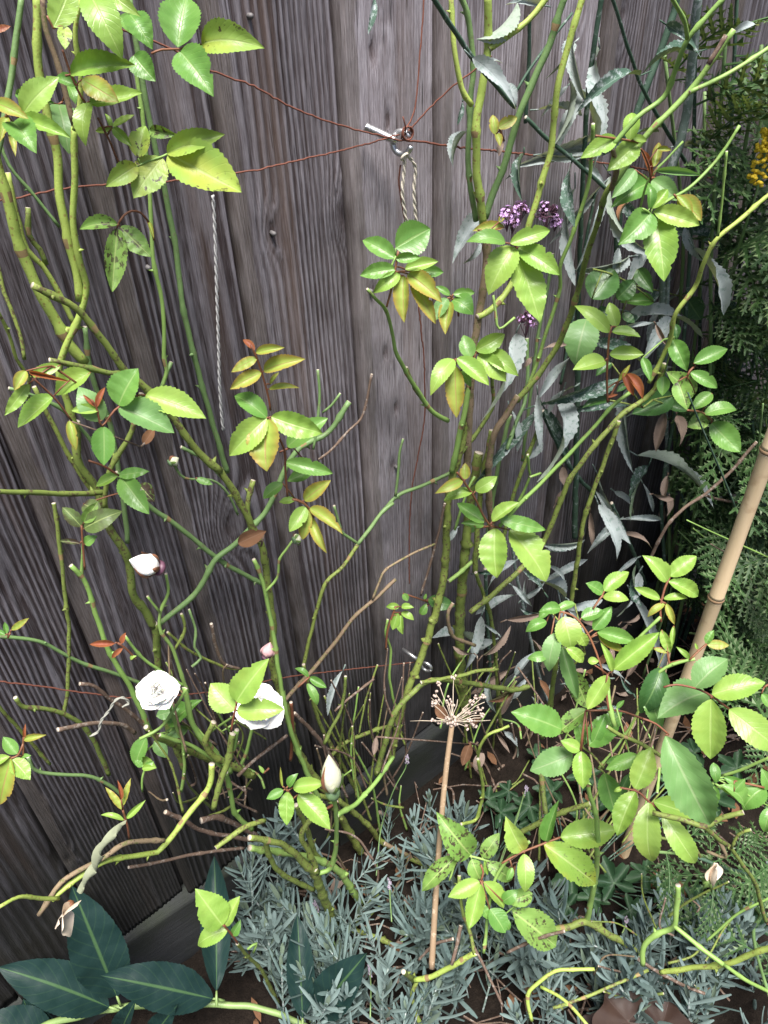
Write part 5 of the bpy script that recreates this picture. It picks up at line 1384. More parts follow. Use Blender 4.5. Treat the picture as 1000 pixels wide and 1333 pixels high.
# withered flower at the right and dry petals at the left
for (px, py, d, ax, root, rad) in ((925, 1146, .93, (0.3, -0.3, 1), 'R', 16), (92, 1182, .22, (-0.1, -0.9, 0.3), 'L', 15)):
    p, dep = P(px, py, d)
    R_ = rad * dep / FPX
    mb = MB()
    for k in range(5):
        a = k * 1.2566
        mb.cone((0, 0, -0.1 * R_), (math.cos(a), math.sin(a), -0.7), 0.25 * R_, (1.1 if root == 'R' else 0.5) * R_, 4)
    mb.tube([(0, 0, -0.9 * R_), (0, 0, -0.5 * R_), (0, 0, 0)], [0.15 * R_, 0.4 * R_, 0.3 * R_], 7)
    fl = part('withered_flower', mb.build('withered_receptacle', SEPAL if root == 'R' else BM['r']), ROOTS[root], frame(p, ax))
    for k in range(2):
        part('petal', PMD[k], fl, frame(p, ax) @ Matrix.Rotation(k * 1.1 + (0.3 if root == 'R' else 2.0), 4, 'Z') @ Matrix.Rotation(-0.7, 4, 'Y') @ Matrix.Scale(R_ * (2.3 if root == 'L' else 1.5), 4))
# twisted withered leaf hanging on the low cane
tw, dep = cane_path([(160, 1070), (143, 1090), (130, 1105), (126, 1125), (113, 1142), (104, 1160)], .24, .22)
sp_ = spline(tw, 0.004)
v, f = [], []
for i, c in enumerate(sp_):
    t = i / (len(sp_) - 1)
    wd = 0.0046 * (0.5 + math.sin(math.pi * (0.1 + 0.85 * t)) * 0.9)
    a = t * 12
    for s in (-1, -.4, .4, 1):
        v.append(c + np.array([math.cos(a), 0.7 * math.sin(a), 0.5 * math.sin(a)]) * wd * s + np.array([0, -0.004 * (1 - s * s), 0]))
for i in range(len(sp_) - 1):
    for s in range(3):
        f.append((i * 4 + s, i * 4 + s + 1, i * 4 + s + 5, i * 4 + s + 4))
part('withered_leaf', mesh('withered_leaf', v, f, simple('withered_grey_leaf', (0.24, 0.26, 0.17), 0.85, 0, 90, 0.35), True), ROOTS['W'])

# ------------------------------------------------------------------ verbena flower heads
VF = simple('verbena_floret', (0.50, 0.30, 0.58), 0.6, 0, 300, 0.35)
VC = simple('verbena_calyx', (0.085, 0.035, 0.06), 0.7, 0, 300, 0.4)


def verbena_head(px, py, d, rad):
    p, dep = P(px, py, d)
    R = rad * dep / FPX
    mb = MB()
    for i in range(85):
        a, b = rnd.random() * 6.28, math.acos(rnd.uniform(-0.15, 1))
        dr = np.array([math.sin(b) * math.cos(a), math.sin(b) * math.sin(a) * 0.8, math.cos(b)])
        q = R * dr * rnd.uniform(0.5, 1.0)
        mb.tube([q - dr * R * 0.3, q], [0.0006, 0.0011], 5, 0)
        if rnd.random() < 0.42:
            n = dr / np.linalg.norm(dr)
            x = np.cross(n, [.2, .3, .9])
            x /= np.linalg.norm(x)
            y = np.cross(n, x)
            c = q + n * 0.0016
            rr = 0.0026
            V = [c]
            for k in range(10):
                w = k * 0.62832
                r_ = rr * (1 if k % 2 == 0 else 0.5)
                V.append(c + (x * math.cos(w) + y * math.sin(w)) * r_ + n * 0.0004)
            mb.add(V, [(0, 1 + k, 1 + (k + 1) % 10) for k in range(10)], 1)
    for i in range(6):
        mb.tube([np.array([0, 0, -R * 1.2]), np.array([rnd.uniform(-.5, .5) * R, rnd.uniform(-.4, .4) * R, 0])], [0.0007, 0.0005], 4, 0)
    part('flower_cluster', mb.build('flower_cluster', [VC, VF], False), ROOTS['V'], Matrix.Translation(Vector(p)))


for a in ((661, 283, .13, 15), (677, 276, .12, 13), (712, 280, .10, 17), (686, 420, .10, 17), (668, 292, .12, 10), (723, 290, .1, 9)):
    verbena_head(*a)

# ------------------------------------------------------------------ feathery tansy, right
def fern_mesh(seed):
    r = random.Random(seed)
    mb = MB()
    n = 8
    zc = lambda x: 0.16 * math.sin(x * 2.2) - 0.25 * x * x * r0
    r0 = r.uniform(0.2, 1.0)
    mb.tube([(x, 0, zc(x)) for x in np.linspace(0, 1, 7)], np.linspace(0.010, 0.004, 7), 4)
    for i in range(n):
        x = 0.12 + 0.86 * i / (n - 1)
        L = 0.34 * (math.sin(math.pi * (0.12 + 0.80 * x)) ** 0.8) * r.uniform(.8, 1.1)
        for s in (-1, 1):
            an = 0.95 - 0.35 * x
            dx, dy = math.cos(an), math.sin(an) * s
            dz = r.uniform(-0.25, 0.25)
            V, Fc = [], []
            m = 4
            for k in range(m + 1):
                t = k / m
                c = np.array([x + dx * L * t, dy * L * t, zc(x) + dz * L * t * t])
                w = 0.020 * (1 - 0.5 * t)
                V += [c + np.array([-dy, dx, 0]) * w, c - np.array([-dy, dx, 0]) * w]
            for k in range(m):
                Fc.append((2 * k, 2 * k + 1, 2 * k + 3, 2 * k + 2))
            # pointed teeth
            for k in range(m):
                t = (k + 0.5) / m
                c = np.array([x + dx * L * t, dy * L * t, zc(x) + dz * L * t * t])
                for q in (-1, 1):
                    nr = np.array([-dy, dx, 0]) * q
                    tl = 0.21 * L * (1 - 0.45 * t)
                    tip = c + nr * tl + np.array([dx, dy, 0]) * tl * 0.75 + np.array([0, 0, r.uniform(-.02, .03)])
                    j = len(V)
                    V += [c - np.array([dx, dy, 0]) * L * 0.07 + nr * 0.006, c + np.array([dx, dy, 0]) * L * 0.09 + nr * 0.006, tip]
                    Fc.append((j, j + 1, j + 2))
            j = len(V)
            V.append(V[2 * m] * 0.5 + V[2 * m + 1] * 0.5 + np.array([dx, dy, 0]) * L * 0.16)
            Fc.append((2 * m, 2 * m + 1, j))
            mb.add(V, Fc, 0, [(0.5, 0.8)] * len(V))
    return mb.build('feathery_leaf', LM['f'], False)


FERN = [fern_mesh(s) for s in range(5)]
G_T = 'feathery plants crowding the right edge'


def proj(p):
    c = RC.T @ (np.asarray(p) - CAM)
    return CX + FPX * c[0] / c[2], CY + FPX * c[1] / c[2]


def tansy(label, stems, nl, size, seed, edge):
    """stems: (top px, top py, metres in front of the fence); edge: how far left the foliage spreads, by height"""
    r = random.Random(seed)
    tops = [P(*q)[0] for q in stems]
    mx = sum(q[0] for q in tops) / len(tops) + 0.30
    my = sum(q[1] for q in tops) / len(tops)
    t = thing('tansy_plant', label, 'tansy', (mx, my, GZ), G_T)
    for tp in tops:
        base = np.array([mx + 0.35 * (tp[0] - mx) + r.uniform(-.05, .05), my + r.uniform(-.06, .06), GZ])
        pts = [base + (tp - base) * np.array([u ** 1.5, u, u]) + np.array([r.uniform(-.012, .012), r.uniform(-.012, .012), 0]) for u in np.linspace(0, 1, 6)]
        sp = spline(np.array(pts), 0.03)
        mb = MB()
        mb.tube(sp, np.linspace(0.0042, 0.0022, len(sp)), 6)
        part('stem', mb.build('stem', BM['g'] if r.random() < .5 else BM['v']), t)
        ang = r.random() * 6
        for k in range(nl):
            u = 1.0 - 0.80 * ((k + r.random() * 0.8) / nl) ** 1.6
            c = sp[max(1, min(len(sp) - 1, int(u * (len(sp) - 1))))]
            ang += 2.4
            el_ = r.uniform(-0.55, 0.55)
            dr = Vector((math.cos(ang) * math.cos(el_), math.sin(ang) * math.cos(el_), math.sin(el_)))
            L = size * r.uniform(0.65, 1.15)
            e = Vector(c) + dr * L
            if e.y > -0.035:
                dr.y = -abs(dr.y) - 0.1
                dr.normalize()
                e = Vector(c) + dr * L
            q = proj(e)
            if q[0] < np.interp(q[1], edge[0], edge[1]) + r.uniform(-15, 25):
                continue
            up = Vector((r.uniform(-.5, .5), r.uniform(-1.0, .0), .8))
            part('leaf', FERN[r.randint(0, 4)], t, leaf_matrix(c, e, 1.0, up))
    return t


EDGE = ((0, 100, 200, 300, 420, 520, 620, 800), (850, 850, 880, 905, 905, 880, 860, 900))
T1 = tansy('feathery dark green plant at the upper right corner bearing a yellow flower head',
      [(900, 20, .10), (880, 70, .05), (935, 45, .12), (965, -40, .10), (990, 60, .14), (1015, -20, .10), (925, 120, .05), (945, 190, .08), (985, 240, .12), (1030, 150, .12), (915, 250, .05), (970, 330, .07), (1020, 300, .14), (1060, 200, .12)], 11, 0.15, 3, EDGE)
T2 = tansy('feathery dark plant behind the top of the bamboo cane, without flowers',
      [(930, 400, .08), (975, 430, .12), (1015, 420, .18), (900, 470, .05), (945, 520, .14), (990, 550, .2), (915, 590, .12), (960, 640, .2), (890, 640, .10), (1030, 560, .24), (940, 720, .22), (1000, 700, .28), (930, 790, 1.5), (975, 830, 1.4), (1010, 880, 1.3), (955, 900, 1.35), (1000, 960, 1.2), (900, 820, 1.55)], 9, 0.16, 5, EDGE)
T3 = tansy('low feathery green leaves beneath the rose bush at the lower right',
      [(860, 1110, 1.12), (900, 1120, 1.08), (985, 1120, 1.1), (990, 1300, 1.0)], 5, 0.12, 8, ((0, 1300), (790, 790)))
r3 = random.Random(5)
for k in range(26):
    x, y = r3.uniform(880, 1010), r3.uniform(430, 760)
    top, dt = P(x, y, r3.uniform(.05, .28))
    b = np.array([T2.location.x + r3.uniform(-.3, .3), T2.location.y + r3.uniform(-.12, .12), GZ])
    mb = MB()
    mid = (top + b) / 2 + np.array([r3.uniform(-.03, .03), r3.uniform(-.03, .0), .02])
    sp = spline(np.array([b, mid, top]), .03)
    mb.tube(sp, np.linspace(.003, .0012, len(sp)), 5)
    part('stem', mb.build('stem', BM[r3.choice('gglvd')]), T2)
# yellow flower head with many button florets
YF = simple('yellow_floret', (0.78, 0.55, 0.03), 0.7, 0, 300, 0.25)
p, dep = P(994, 206, .2)
mb = MB()
for i in range(90):
    u, a = rnd.random(), rnd.random() * 6.28
    q = np.array([math.cos(a) * 0.012 * rnd.random() ** .5 * (1.2 - u), math.sin(a) * 0.012 * rnd.random() ** .5, -0.035 + 0.065 * u])
    mb.tube([q, q + np.array([0, 0, .002]), q + np.array([0, 0, .0035])], [0.0026, 0.0030, 0.0012], 6)
mb.tube([(0.01, .01, -.12), (0.004, 0, -0.04), (0, 0, 0.02)], [0.002, 0.0015, 0.001], 5, 1)
part('flower_head', mb.build('flower_head', [YF, BM['g']]), T1, Matrix.Translation(Vector(p)))

# ------------------------------------------------------------------ lavender
def sprig_mesh(seed):
    r = random.Random(seed)
    mb = MB()
    H = 1.0
    bend = r.uniform(-.12, .12)
    ax = lambda z: np.array([bend * z * z, 0.05 * math.sin(z * 3 + seed), z * H])
    mb.tube([ax(z) for z in np.linspace(0, 1, 6)], np.linspace(0.014, 0.008, 6), 5, 1)
    nw = 10
    for i in range(nw):
        z = 0.18 + 0.82 * i / (nw - 1)
        for s in (0, 1):
            for dup_ in range(1 if i < 8 else 2):
                a = i * 1.57 + s * math.pi + r.uniform(-.5, .5) + dup_ * 0.8
                L = (0.44 if i < nw - 2 else 0.26) * r.uniform(0.6, 1.15) * (0.75 if dup_ else 1)
                elv = r.uniform(0.35, 0.9) + 0.40 * (i / nw)
                dr = np.array([math.cos(a) * math.cos(elv), math.sin(a) * math.cos(elv), math.sin(elv)])
                side = np.cross(dr, [0, 0, 1])
                side /= np.linalg.norm(side) + 1e-9
                up = np.cross(side, dr)
                V, Fc = [], []
                cv = r.uniform(-0.30, 0.12)
                for k in range(6):
                    t = k / 5
                    c = ax(z) + dr * L * t + up * (-cv * L * t * t)
                    w = (0.0165 * (0.45 + 1.0 * math.sin(math.pi * min(1, 0.10 + 0.72 * t)))) * (0.45 if k == 5 else 1)
                    V += [c - side * w, c + up * 0.012, c + side * w]
                for k in range(5):
                    Fc += [(3 * k, 3 * k + 1, 3 * k + 4, 3 * k + 3), (3 * k + 1, 3 * k + 2, 3 * k + 5, 3 * k + 4)]
                mb.add(V, Fc, 0, [(0.5, 0.8)] * len(V))
    return mb.build('sprig', [LM['l'], BM['w']])


SPR = [sprig_mesh(s) for s in range(10)]
G_LAV = 'lavender plants along the foot of the bed'


def lavender(label, regions, n, seed):
    r = random.Random(seed)
    bx, by = regions[0][0], regions[0][1]
    t = thing('lavender_plant', label, 'lavender', gp(bx, by, 1.2), G_LAV)
    for k in range(n):
        (x, y, sx, sy, dl) = regions[k % len(regions)]
        px, py = r.gauss(x, sx), r.gauss(y, sy)
        gd = ground_depth(px, py)
        fd = (0.71 - 0.05) / ray(px, py)[1] if ray(px, py)[1] > 0.02 else 99
        d = min(gd, fd) - dl * r.uniform(0.3, 1.0)
        p = CAM + ray(px, py) * d
        ax = Vector((r.gauss(.12, .30), r.gauss(.22, .28), 1)).normalized()
        L = r.uniform(0.085, 0.155)
        M = frame(Vector(p) - ax * L * 0.6, ax, r.random() * 6.28) @ Matrix.Scale(L, 4)
        part('sprig', SPR[r.randint(0, 9)], t, M)
    # woody stems linking the sprigs to the soil
    for k in range(14):
        (x, y, sx, sy, dl) = regions[k % len(regions)]
        px, py = r.gauss(x, sx), r.gauss(y, sy)
        d = ground_depth(px, py) - dl * 0.5
        a = CAM + ray(px, py) * d
        b = np.array([t.location.x, t.location.y, GZ]) * 0.35 + np.array([a[0], a[1], GZ]) * 0.65
        mb = MB()
        mb.tube(spline(np.array([b, (a + b) / 2 + np.array([.012, -.01, .01]), a]), 0.012), 0.0022, 5)
        part('woody_stem', mb.build('woody_stem', BM['d']), t)
    return t


LV = [lavender('grey-green lavender left of the bloom stems, beside the broad dark leaves', [(395, 1215, 45, 45, .12), (345, 1180, 35, 40, .1), (430, 1290, 45, 30, .15), (340, 1250, 30, 35, .1)], 40, 1),
      lavender('grey-green lavender at the bottom centre beside the dry allium stalk', [(510, 1180, 45, 45, .12), (560, 1270, 50, 45, .15), (480, 1290, 45, 30, .15), (600, 1200, 45, 40, .1), (560, 1170, 45, 30, .06)], 46, 2),
      lavender('silvery lavender at the bottom right below the leafless rose canes', [(720, 1270, 40, 35, .13), (850, 1240, 55, 35, .13), (900, 1295, 50, 30, .13), (680, 1215, 30, 35, .12), (790, 1300, 50, 25, .12), (930, 1225, 25, 25, .1)], 60, 3),
      lavender('small lavender tuft against the fence foot behind the allium stalk', [(545, 1085, 28, 24, .03), (600, 1075, 22, 26, .03), (365, 1130, 30, 22, .05)], 10, 4)]
# faded flower spikes on thin stalks
LS = simple('lavender_spike', (0.33, 0.28, 0.36), 0.8, 0, 300, 0.4)
for (i, st, top) in ((1, [(490, 1140), (496, 1080), (512, 1030), (528, 1000)], (530, 986)), (0, [(442, 1320), (448, 1270), (432, 1220), (418, 1200)], (410, 1175)),
                     (1, [(482, 1325), (483, 1290), (482, 1270)], (481, 1256)), (2, [(905, 1212), (930, 1210), (945, 1207)], (960, 1200)), (1, [(510, 1200), (508, 1170)], (507, 1145)),
                     (2, [(810, 1215), (814, 1206)], (816, 1195)), (1, [(683, 1030), (672, 1070), (655, 1110), (650, 1130)], (686, 1024))):
    pts = [CAM + ray(x, y) * (min(ground_depth(x, y), (0.71 - .06) / max(.03, ray(x, y)[1])) - 0.12) for x, y in st]
    e = CAM + ray(*top) * (min(ground_depth(*top), (0.71 - .06) / max(.03, ray(*top)[1])) - 0.12)
    sp = spline(np.array(pts + [e]), 0.01)
    mb = MB()
    mb.tube(sp, 0.0011, 5, 0)
    k0 = len(sp) - 1
    dirv = sp[-1] - sp[-2]
    dirv /= np.linalg.norm(dirv)
    for q in range(26):
        c = sp[-1] - dirv * 0.018 * rnd.random() + np.array([rnd.uniform(-1, 1), rnd.uniform(-1, 1), rnd.uniform(-1, 1)]) * 0.0025
        mb.tube([c, c + dirv * 0.003 + np.array([rnd.uniform(-1, 1), rnd.uniform(-1, 1), 0]) * 0.002], [0.0012, 0.0009], 5, 1)
    part('flower_spike', mb.build('flower_spike', [BM['g'], LS]), LV[i])

# ------------------------------------------------------------------ broad dark-leaved plant, bottom left
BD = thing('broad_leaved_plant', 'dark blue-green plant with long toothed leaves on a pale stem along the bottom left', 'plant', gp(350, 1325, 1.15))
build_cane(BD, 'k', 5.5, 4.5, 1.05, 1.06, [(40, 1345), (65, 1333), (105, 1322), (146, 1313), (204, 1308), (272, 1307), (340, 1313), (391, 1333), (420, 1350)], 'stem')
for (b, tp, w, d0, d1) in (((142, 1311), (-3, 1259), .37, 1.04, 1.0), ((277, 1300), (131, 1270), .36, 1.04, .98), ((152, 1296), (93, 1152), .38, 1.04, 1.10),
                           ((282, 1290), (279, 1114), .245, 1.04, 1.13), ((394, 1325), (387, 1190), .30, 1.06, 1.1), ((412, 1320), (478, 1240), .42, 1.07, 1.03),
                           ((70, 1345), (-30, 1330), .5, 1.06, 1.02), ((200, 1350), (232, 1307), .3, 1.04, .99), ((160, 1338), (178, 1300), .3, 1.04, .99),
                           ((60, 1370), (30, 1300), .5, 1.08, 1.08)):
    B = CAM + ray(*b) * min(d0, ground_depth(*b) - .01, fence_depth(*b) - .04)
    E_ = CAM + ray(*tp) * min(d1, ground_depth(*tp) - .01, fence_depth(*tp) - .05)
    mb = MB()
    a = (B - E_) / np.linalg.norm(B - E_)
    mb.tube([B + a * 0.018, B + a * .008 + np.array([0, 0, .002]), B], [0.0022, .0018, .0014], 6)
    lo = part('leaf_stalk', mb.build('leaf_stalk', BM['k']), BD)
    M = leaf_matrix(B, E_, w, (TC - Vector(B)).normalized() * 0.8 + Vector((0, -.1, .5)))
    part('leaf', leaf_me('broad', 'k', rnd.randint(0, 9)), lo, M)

# ------------------------------------------------------------------ low lobed ground leaves
def lobed_mesh(seed, lobes, deep, mat, teeth=3):
    r = random.Random(seed)
    n = lobes * 12
    rings = (0.3, 0.65, 1.0)
    v, uv, f = [(0, 0, 0)], [(0, .5)], []
    for q in rings:
        for k in range(n + 1):
            a = -2.75 + 5.5 * k / n
            ph = (k / n * lobes) % 1.0
            lb = (1 - deep * abs(ph - 0.5) ** 1.1 * 2 ** 1.1) * (0.86 + 0.14 * math.cos(a)) * (1 + .1 * math.sin(3 * a + seed))
            tt = 1 + 0.07 * math.sin(k / n * lobes * teeth * 6.283)
            rr = q * (1 if q < .5 else lb * tt)
            fl = (0.10 if deep > .3 else 0.025) * math.cos(k / n * lobes * 6.283) * q + 0.12 * q * q + 0.05 * math.sin(a * 2 + seed) * q
            v.append((rr * math.cos(a), rr * math.sin(a), fl))
            uv.append((q, 0.5 + 0.5 * (0.5 - abs(ph - .5)) * 0 + (0.2 if abs(ph - .5) > .02 else 0)))
    m = n + 1
    for k in range(n):
        f.append((0, 1 + k, 2 + k))
        for q in range(2):
            f.append((1 + q * m + k, 1 + (q + 1) * m + k, 2 + (q + 1) * m + k, 2 + q * m + k))
    return mesh('lobed_leaf', v, f, LM[mat], True, None, uv)


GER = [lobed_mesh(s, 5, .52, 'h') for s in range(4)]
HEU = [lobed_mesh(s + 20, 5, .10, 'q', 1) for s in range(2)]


def low_plant(name, label, cat, meshes, spots, group=None):
    t = thing(name, label, cat, gp(spots[0][0], spots[0][1], 1.3), group)
    root = np.array([t.location.x, t.location.y, GZ])
    for (px, py, rad, dl) in spots:
        d = min(ground_depth(px, py), (0.71 - 0.06) / max(.03, ray(px, py)[1])) - dl
        p = CAM + ray(px, py) * d
        R = rad * d / FPX
        nrm = (TC - Vector(p)).normalized() * .5 + Vector((rnd.uniform(-.3, .3), rnd.uniform(-.3, .3), 0.8))
        M = frame(p, nrm, rnd.random() * 6.28) @ Matrix.Scale(R, 4)
        mb = MB()
        mb.tube(spline(np.array([root, (root + p) / 2 + np.array([0, 0, .02]), p - np.array([0, 0, .002])]), .02), .0013, 5)
        part('leaf_stalk', mb.build('leaf_stalk', BM['v']), t)
        part('leaf', meshes[rnd.randint(0, len(meshes) - 1)], t, M)
    return t


G_GER = 'low cranesbill clumps in the shade'
low_plant('cranesbill_plant', 'dark lobed cranesbill leaves in shade beside the dry allium stalk', 'cranesbill', GER,
          [(652, 1058, 28, .05), (690, 1050, 26, .06), (636, 1040, 20, .04), (675, 1075, 22, .04), (705, 1065, 20, .05), (662, 1030, 18, .05)], G_GER)
low_plant('cranesbill_plant', 'dark lobed cranesbill clump under the rose bush above the silvery lavender', 'cranesbill', GER,
          [(745, 1140, 30, .05), (800, 1150, 34, .06), (840, 1140, 28, .05), (770, 1170, 28, .04), (820, 1185, 26, .05), (870, 1195, 28, .04), (740, 1180, 24, .04), (905, 1175, 30, .05),
           (945, 1180, 28, .05), (980, 1200, 30, .05), (725, 1110, 22, .04), (720, 1030, 26, .05), (760, 1010, 28, .06), (800, 1040, 30, .06), (700, 985, 22, .04), (840, 1060, 26, .06), (770, 1060, 26, .05), (880, 1020, 28, .08), (930, 1040, 30, .1), (960, 1000, 28, .12), (905, 980, 26, .1), (860, 1160, 24, .05), (1000, 1150, 30, .08)], G_GER)
low_plant('heuchera_plant', 'plum brown rounded leaves at the bottom edge right of centre', 'heuchera', HEU,
          [(818, 1330, 46, .12), (862, 1336, 36, .1), (790, 1350, 40, .08)])
# ------------------------------------------------------------------ dry allium head
A = thing('allium_seed_head', 'dry straw-coloured allium seed head on a tall thin stalk in the centre', 'seed head', gp(566, 1180, .12))
SM = BM['s']
pts = [(562, 1260), (566, 1190), (572, 1100), (580, 1010), (589, 940)]
p, dep = cane_path(pts, 1.02, 1.02)
cpath = spline(p, .01)
mb = MB()
mb.tube(cpath, np.linspace(4.2, 3.5, len(cpath)) * dep[0] / FPX, 8)
part('stalk', mb.build('stalk', SM), A)
hub = cpath[-1]
STR = simple('dry_floret', (0.46, 0.36, 0.31), 0.85, 0, 300, 0.35)
for k in range(34):
    a = rnd.uniform(-1.9, 1.9)
    dirv = RC[:, 0] * math.sin(a) * rnd.uniform(.75, 1) - RC[:, 1] * (math.cos(a) * .85 + .12) - RC[:, 2] * rnd.uniform(-.6, .5)
    L = rnd.choice((rnd.uniform(.018, .035), rnd.uniform(.035, .062)))
    e = hub + dirv * L
    mb = MB()
    kk = np.array([rnd.gauss(0, 1), rnd.gauss(0, 1), rnd.gauss(0, 1)]) * .004
    e = e + kk * 1.2 - np.array([0, 0, .004 * rnd.random()])
    mb.tube([hub + dirv * .002, hub + dirv * L * .4 + kk * .3, hub + dirv * L * .7 + kk, e], [.0006, .0005, .0005, .0004], 5, 0)
    if k % 3:
        for q in range(5):
            c = e + np.array([rnd.uniform(-1, 1), rnd.uniform(-1, 1), rnd.uniform(-1, 1)]) * .0035
            mb.tube([c, c + dirv * .002, c + dirv * .0035], [.001, .0019, .0006], 6, 1)
    part('ray_stalk', mb.build('ray_stalk', [simple('pale_straw', (0.55, .46, .36), .7), STR] if k == 0 else [bpy.data.materials['pale_straw'], STR]), A)
mb = MB()
for q in range(26):
    c = hub + np.array([rnd.uniform(-1, 1), rnd.uniform(-1, 1), rnd.uniform(-.6, 1)]) * .007
    mb.tube([c, c + np.array([0, 0, .002]), c + np.array([0, 0, .004])], [.0012, .0022, .0007], 6)
part('hub', mb.build('hub', STR), A)
part('bract', leaf_me('rose', 'o', 2), A, leaf_matrix(hub + RC[:, 0] * -.008 - RC[:, 1] * .006, hub - RC[:, 0] * .024 - RC[:, 1] * .026, .62))

# ------------------------------------------------------------------ bamboo cane
def bamboo_mat():
    m, t, b = nodes('bamboo')
    mp = t.nodes.new('ShaderNodeMapping')
    mp.inputs['Scale'].default_value = (1, 1, .12)
    t.links.new(geo(t), mp.inputs['Vector'])
    n1 = noise(t, mp.outputs[0], 160, 4)
    n2 = noise(t, geo(t), 40, 4)
    col = mix(t, n1, (0.58, 0.43, 0.26), (0.74, 0.58, 0.38))
    col = mix(t, ramp(t, n2, [(0.55, 0), (0.75, .6)]), col, (0.33, 0.19, 0.10))
    t.links.new(col, b.inputs['Base Color'])
    b.inputs['Roughness'].default_value = 0.4
    bump(t, b, n1, .2, .0008)
    return m


BAM = bamboo_mat()
BJ = simple('bamboo_joint', (0.30, 0.19, 0.11), .7, 0, 200, .3)
top = CAM + ray(1018, 540) * .80
foot = CAM + ray(838, 1040) * 1.27
dirb = (foot - top) / np.linalg.norm(foot - top)
k = (foot[2] - GZ + .03) / -dirb[2]
low = foot + dirb * k
B_ = thing('bamboo_cane', 'thick straw-coloured bamboo cane leaning at the right edge', 'cane', (low[0], low[1], GZ))
up = -dirb
Lb = np.linalg.norm(low - top) + .25
# joints measured at (982,585), (928,775), (884,900)
def along(px, py):
    v = ray(px, py)
    v = v / np.linalg.norm(v)
    n = np.cross(v, np.cross(up, v))
    return float((CAM - low) @ n / (up @ n))
js = sorted([along(988, 582), along(927, 776), along(874, 915), along(800, 1180)] + [Lb - .02])
prev = 0.0
for j in [q for q in js if 0 < q < Lb] + [Lb]:
    if j - prev < .01:
        continue
    zz = np.array([prev + .002, prev + .006, (prev + j) / 2, j - .006, j - .002])
    mb = MB()
    mb.tube([low + up * z for z in zz], np.array([.0104, .0094, .0090, .0094, .0101]), 20, 0)
    part('internode', mb.build('internode', BAM), B_)
    mb = MB()
    mb.tube([low + up * (j - .003), low + up * (j - .001), low + up * (j + .0015), low + up * (j + .003)], [.0099, .0110, .0107, .0098], 20, 0)
    part('node_ring', mb.build('node_ring', BJ), B_)
    prev = j

# ------------------------------------------------------------------ fixings, wires and strings on the fence
ZN = simple('galvanised_steel', (0.62, 0.62, 0.63), .35, .9, 200, .2)
RW = simple('rusty_wire', (0.16, 0.055, 0.035), .8, .1, 500, .4)
TW = simple('pale_twine', (0.62, 0.56, 0.46), .9, 0, 600, .25)


def ring_path(c, r, a0, a1, ax, ay, n=22):
    return [c + r * (ax * math.cos(a0 + (a1 - a0) * k / n) + ay * math.sin(a0 + (a1 - a0) * k / n)) for k in range(n + 1)]


c = P(523, 186, .05)[0]
EB = thing('eye_bolt', 'galvanised screw eye bolt holding the crossing rusty wires on the pale centre board', 'eye bolt', (c[0], -0.02, c[2]))
ax, ay = np.array([.45, -.89, 0.0]), np.array([0, 0, 1.0])
mb = MB()
mb.tube(ring_path(c, .0105, 0.5, 6.1, ax, ay), .0032, 10)
part('eye', mb.build('eye', ZN), EB)
sh0 = P(508, 180, .045)[0]
sh1 = P(476, 165, .034)[0]
mb = MB()
mb.tube([c - ax * .009, (c + sh0) / 2, sh0], [.003, .003, .0034], 10)
n = 60
th = [sh0 + (sh1 - sh0) * k / n for k in range(n + 1)]
mb.tube(th, [.0036 + .0009 * math.sin(k * 1.9) for k in range(n + 1)], 12)
part('threaded_shank', mb.build('threaded_shank', ZN), EB)
c2 = P(540, 860, .05)[0]
E2 = thing('eye_bolt', 'small tarnished eye bolt low on the fence among the bare twigs', 'eye bolt', (c2[0], -.02, c2[2]))
mb = MB()
q0, q1 = P(524, 845, .03)[0], P(543, 858, .06)[0]
mb.tube([q0, (q0 + q1) / 2, q1], .0032, 9)
part('shank', mb.build('shank', ZN), E2)
mb = MB()
mb.tube(ring_path(P(555, 868, .065)[0], .009, 0, 6.0, ax, ay), .0028, 9)
part('eye', mb.build('eye', ZN), E2)


def wire(name, label, cat, pts, d, rpx, mat, group=None, strands=1, sub=None):
    p, dep = cane_path(pts, d[0], d[1])
    sp = spline(p, .004 if strands == 1 else .0022)
    r = rpx * dep.mean() / FPX
    mb = MB()
    if strands == 1:
        jit = np.array([[rnd.gauss(0, 1), rnd.gauss(0, .4), rnd.gauss(0, 1)] for _ in sp]) * r * .35
        mb.tube(sp + jit, r * 1.0, 6)
    else:
        n_ = len(sp)
        for s in range(strands):
            ph = 2 * math.pi * s / strands
            a = np.arange(n_) * .75 + ph
            off = np.stack([np.cos(a), np.sin(a), 0 * a], -1) * r * .62
            mb.tube(sp + off, r * .6, 5)
    o = link(bpy.data.objects.new(name, mb.build(name, mat)))
    o['label'], o['category'] = label, cat
    if group:
        o['group'] = group
    return o


GW = 'rusty wires strung on the fence'
wire('rusty_wire', 'rusty wire sagging from the top left down to the eye bolt', 'wire', [(120, 20), (160, 39), (215, 60), (275, 92), (330, 112), (372, 136), (430, 159), (480, 173), (510, 180), (524, 184)], (.05, .055), 1.25, RW, GW)
wire('rusty_wire', 'rusty wire rising from the left edge up to the eye bolt', 'wire', [(-5, 262), (27, 257), (80, 246), (140, 240), (210, 237), (270, 230), (330, 222), (400, 206), (460, 192), (500, 181), (520, 175)], (.04, .052), 1.25, RW, GW)
wire('rusty_wire', 'rusty wire running right from the eye bolt behind the central rose', 'wire', [(524, 183), (545, 184), (600, 192), (660, 198), (720, 206), (800, 214), (860, 224), (930, 232), (1000, 238)], (.05, .04), 1.2, RW, GW)
wire('rusty_wire', 'rusty wire dropping from the top edge straight to the eye bolt', 'wire', [(552, -6), (550, 30), (546, 80), (543, 120), (539, 146), (528, 168), (522, 180)], (.04, .05), 1.1, RW, GW)
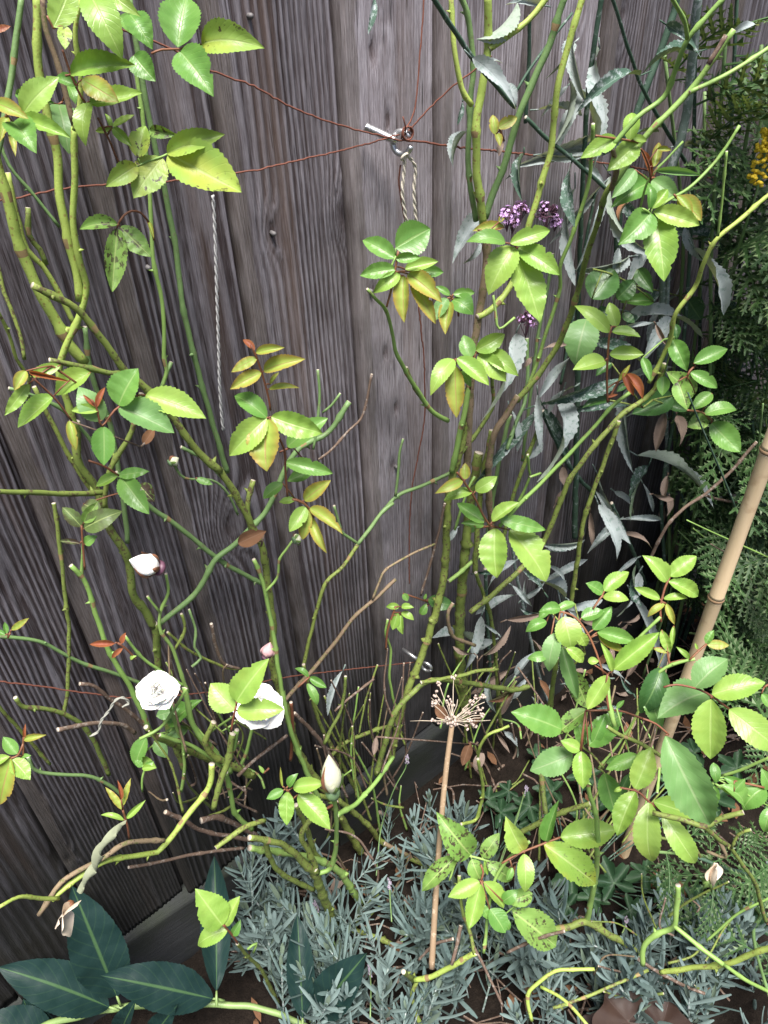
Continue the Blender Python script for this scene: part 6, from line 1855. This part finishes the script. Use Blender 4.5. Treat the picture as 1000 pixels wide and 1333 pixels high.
wire('rusty_wire', 'short rusty wire from the eye bolt up to a green cane', 'wire', [(526, 176), (536, 166), (560, 140), (590, 112), (622, 88), (640, 72)], (.05, .09), 1.1, RW, GW)
wire('rusty_wire', 'thin rusty wire hanging down the centre board below the eye bolt', 'wire', [(521, 215), (520, 240), (526, 280), (535, 330), (545, 400), (552, 470), (553, 540), (545, 590), (536, 640), (533, 700), (533, 760)], (.045, .035), 1.0, RW, GW)
wire('rusty_wire', 'dark wire low on the left boards behind the white bloom', 'wire', [(-5, 887), (50, 893), (120, 903), (180, 908), (280, 900), (370, 882), (450, 872), (540, 862)], (.04, .05), .9, RW, GW)
# wire twisted round the eye
k_ = [c + np.array([.006 * math.cos(a), -.008, .006 * math.sin(a) + .004]) * 1.0 + np.array([0, -.001 * a * .3, 0.006]) for a in np.linspace(0, 14, 60)]
mb = MB()
mb.tube(np.array(k_), .0009, 5)
mb.tube(spline(np.array([c + np.array([0, -.006, .008]), c + np.array([-.004, -.012, .017]), c + np.array([-.007, -.012, .026])]), .004), .0008, 5)
part('wire_knot', mb.build('wire_knot', RW), EB)
wire('twine_loop', 'knotted pale twine loop hanging from the eye bolt', 'twine', [(527, 203), (526, 225), (524, 250), (527, 275), (530, 292), (531, 310)], (.055, .05), 2.2, TW, None, 2)
tl = wire('twine_loop', 'tail end of pale twine to the right of the knotted loop under the eye bolt', 'twine', [(529, 202), (536, 208), (541, 220), (539, 245), (540, 270), (542, 292), (538, 312)], (.055, .05), 2.2, TW, None, 2)
mb = MB()
kc = P(527, 204, .056)[0]
mb.tube(ring_path(kc, .0035, 0, 12, np.array([1, 0, 0.2]), np.array([0, -.6, .8]), 40), .0015, 6)
part('twine_knot', mb.build('twine_knot', TW), EB)
wire('hanging_twine', 'grey-white twine hanging down the board left of centre from behind a leaf', 'twine', [(277, 254), (279, 280), (281, 330), (283, 400), (285, 460), (286, 500), (289, 545), (291, 560)], (.035, .03), 2.0, simple('grey_twine', (.42, .41, .41), .9, 0, 600, .25), None, 2)
wire('tie_twine', 'frayed grey twine tied round a rose cane at the lower left', 'twine', [(118, 958), (128, 952), (132, 938), (142, 925), (150, 912), (160, 908), (168, 915), (160, 920)], (.12, .13), 1.8, simple('old_tie', (.30, .30, .26), .9, 0, 500, .3), None, 2)

# ------------------------------------------------------------------ litter on the soil
def litter():
    mb = MB()
    for k in range(380):
        x, y = rnd.uniform(0.05, 2.0), rnd.uniform(-.75, -.04)
        z = GZ + .02
        a = rnd.random() * 6.28
        L = rnd.uniform(.012, .045)
        w = L * rnd.uniform(.25, .5)
        ca, sa = math.cos(a), math.sin(a)
        V = []
        for (u, s) in ((0, 0), (.35, -1), (.35, 1), (.75, -.8), (.75, .8), (1, 0)):
            V.append((x + ca * L * u - sa * w * s * .5, y + sa * L * u + ca * w * s * .5, z + rnd.uniform(0, .012)))
        mb.add(V, [(0, 1, 2), (1, 3, 4, 2), (3, 5, 4)], (0 if k % 5 == 0 else 1), [(u, .8) for u in (0, .3, .3, .7, .7, 1)])
    for k in range(420):
        x, y = rnd.uniform(0.1, 1.9), rnd.uniform(-.75, -.04)
        a = rnd.random() * 6.28
        L = rnd.uniform(.03, .12)
        p0 = np.array([x, y, GZ + rnd.uniform(.012, .04)])
        p1 = p0 + np.array([math.cos(a) * L, math.sin(a) * L, rnd.uniform(-.005, .02)])
        mb.tube([p0, (p0 + p1) / 2 + np.array([.004, .003, .004]), p1], rnd.uniform(.0007, .0018), 5, 2)
    o = link(bpy.data.objects.new('leaf_litter', mb.build('leaf_litter', [LM['x'], LM['o'], BM['d']], False)))
    o['kind'] = 'stuff'
    o['label'] = 'dead leaves and bits of twig lying on the dark soil'
    o['category'] = 'leaf litter'


litter()
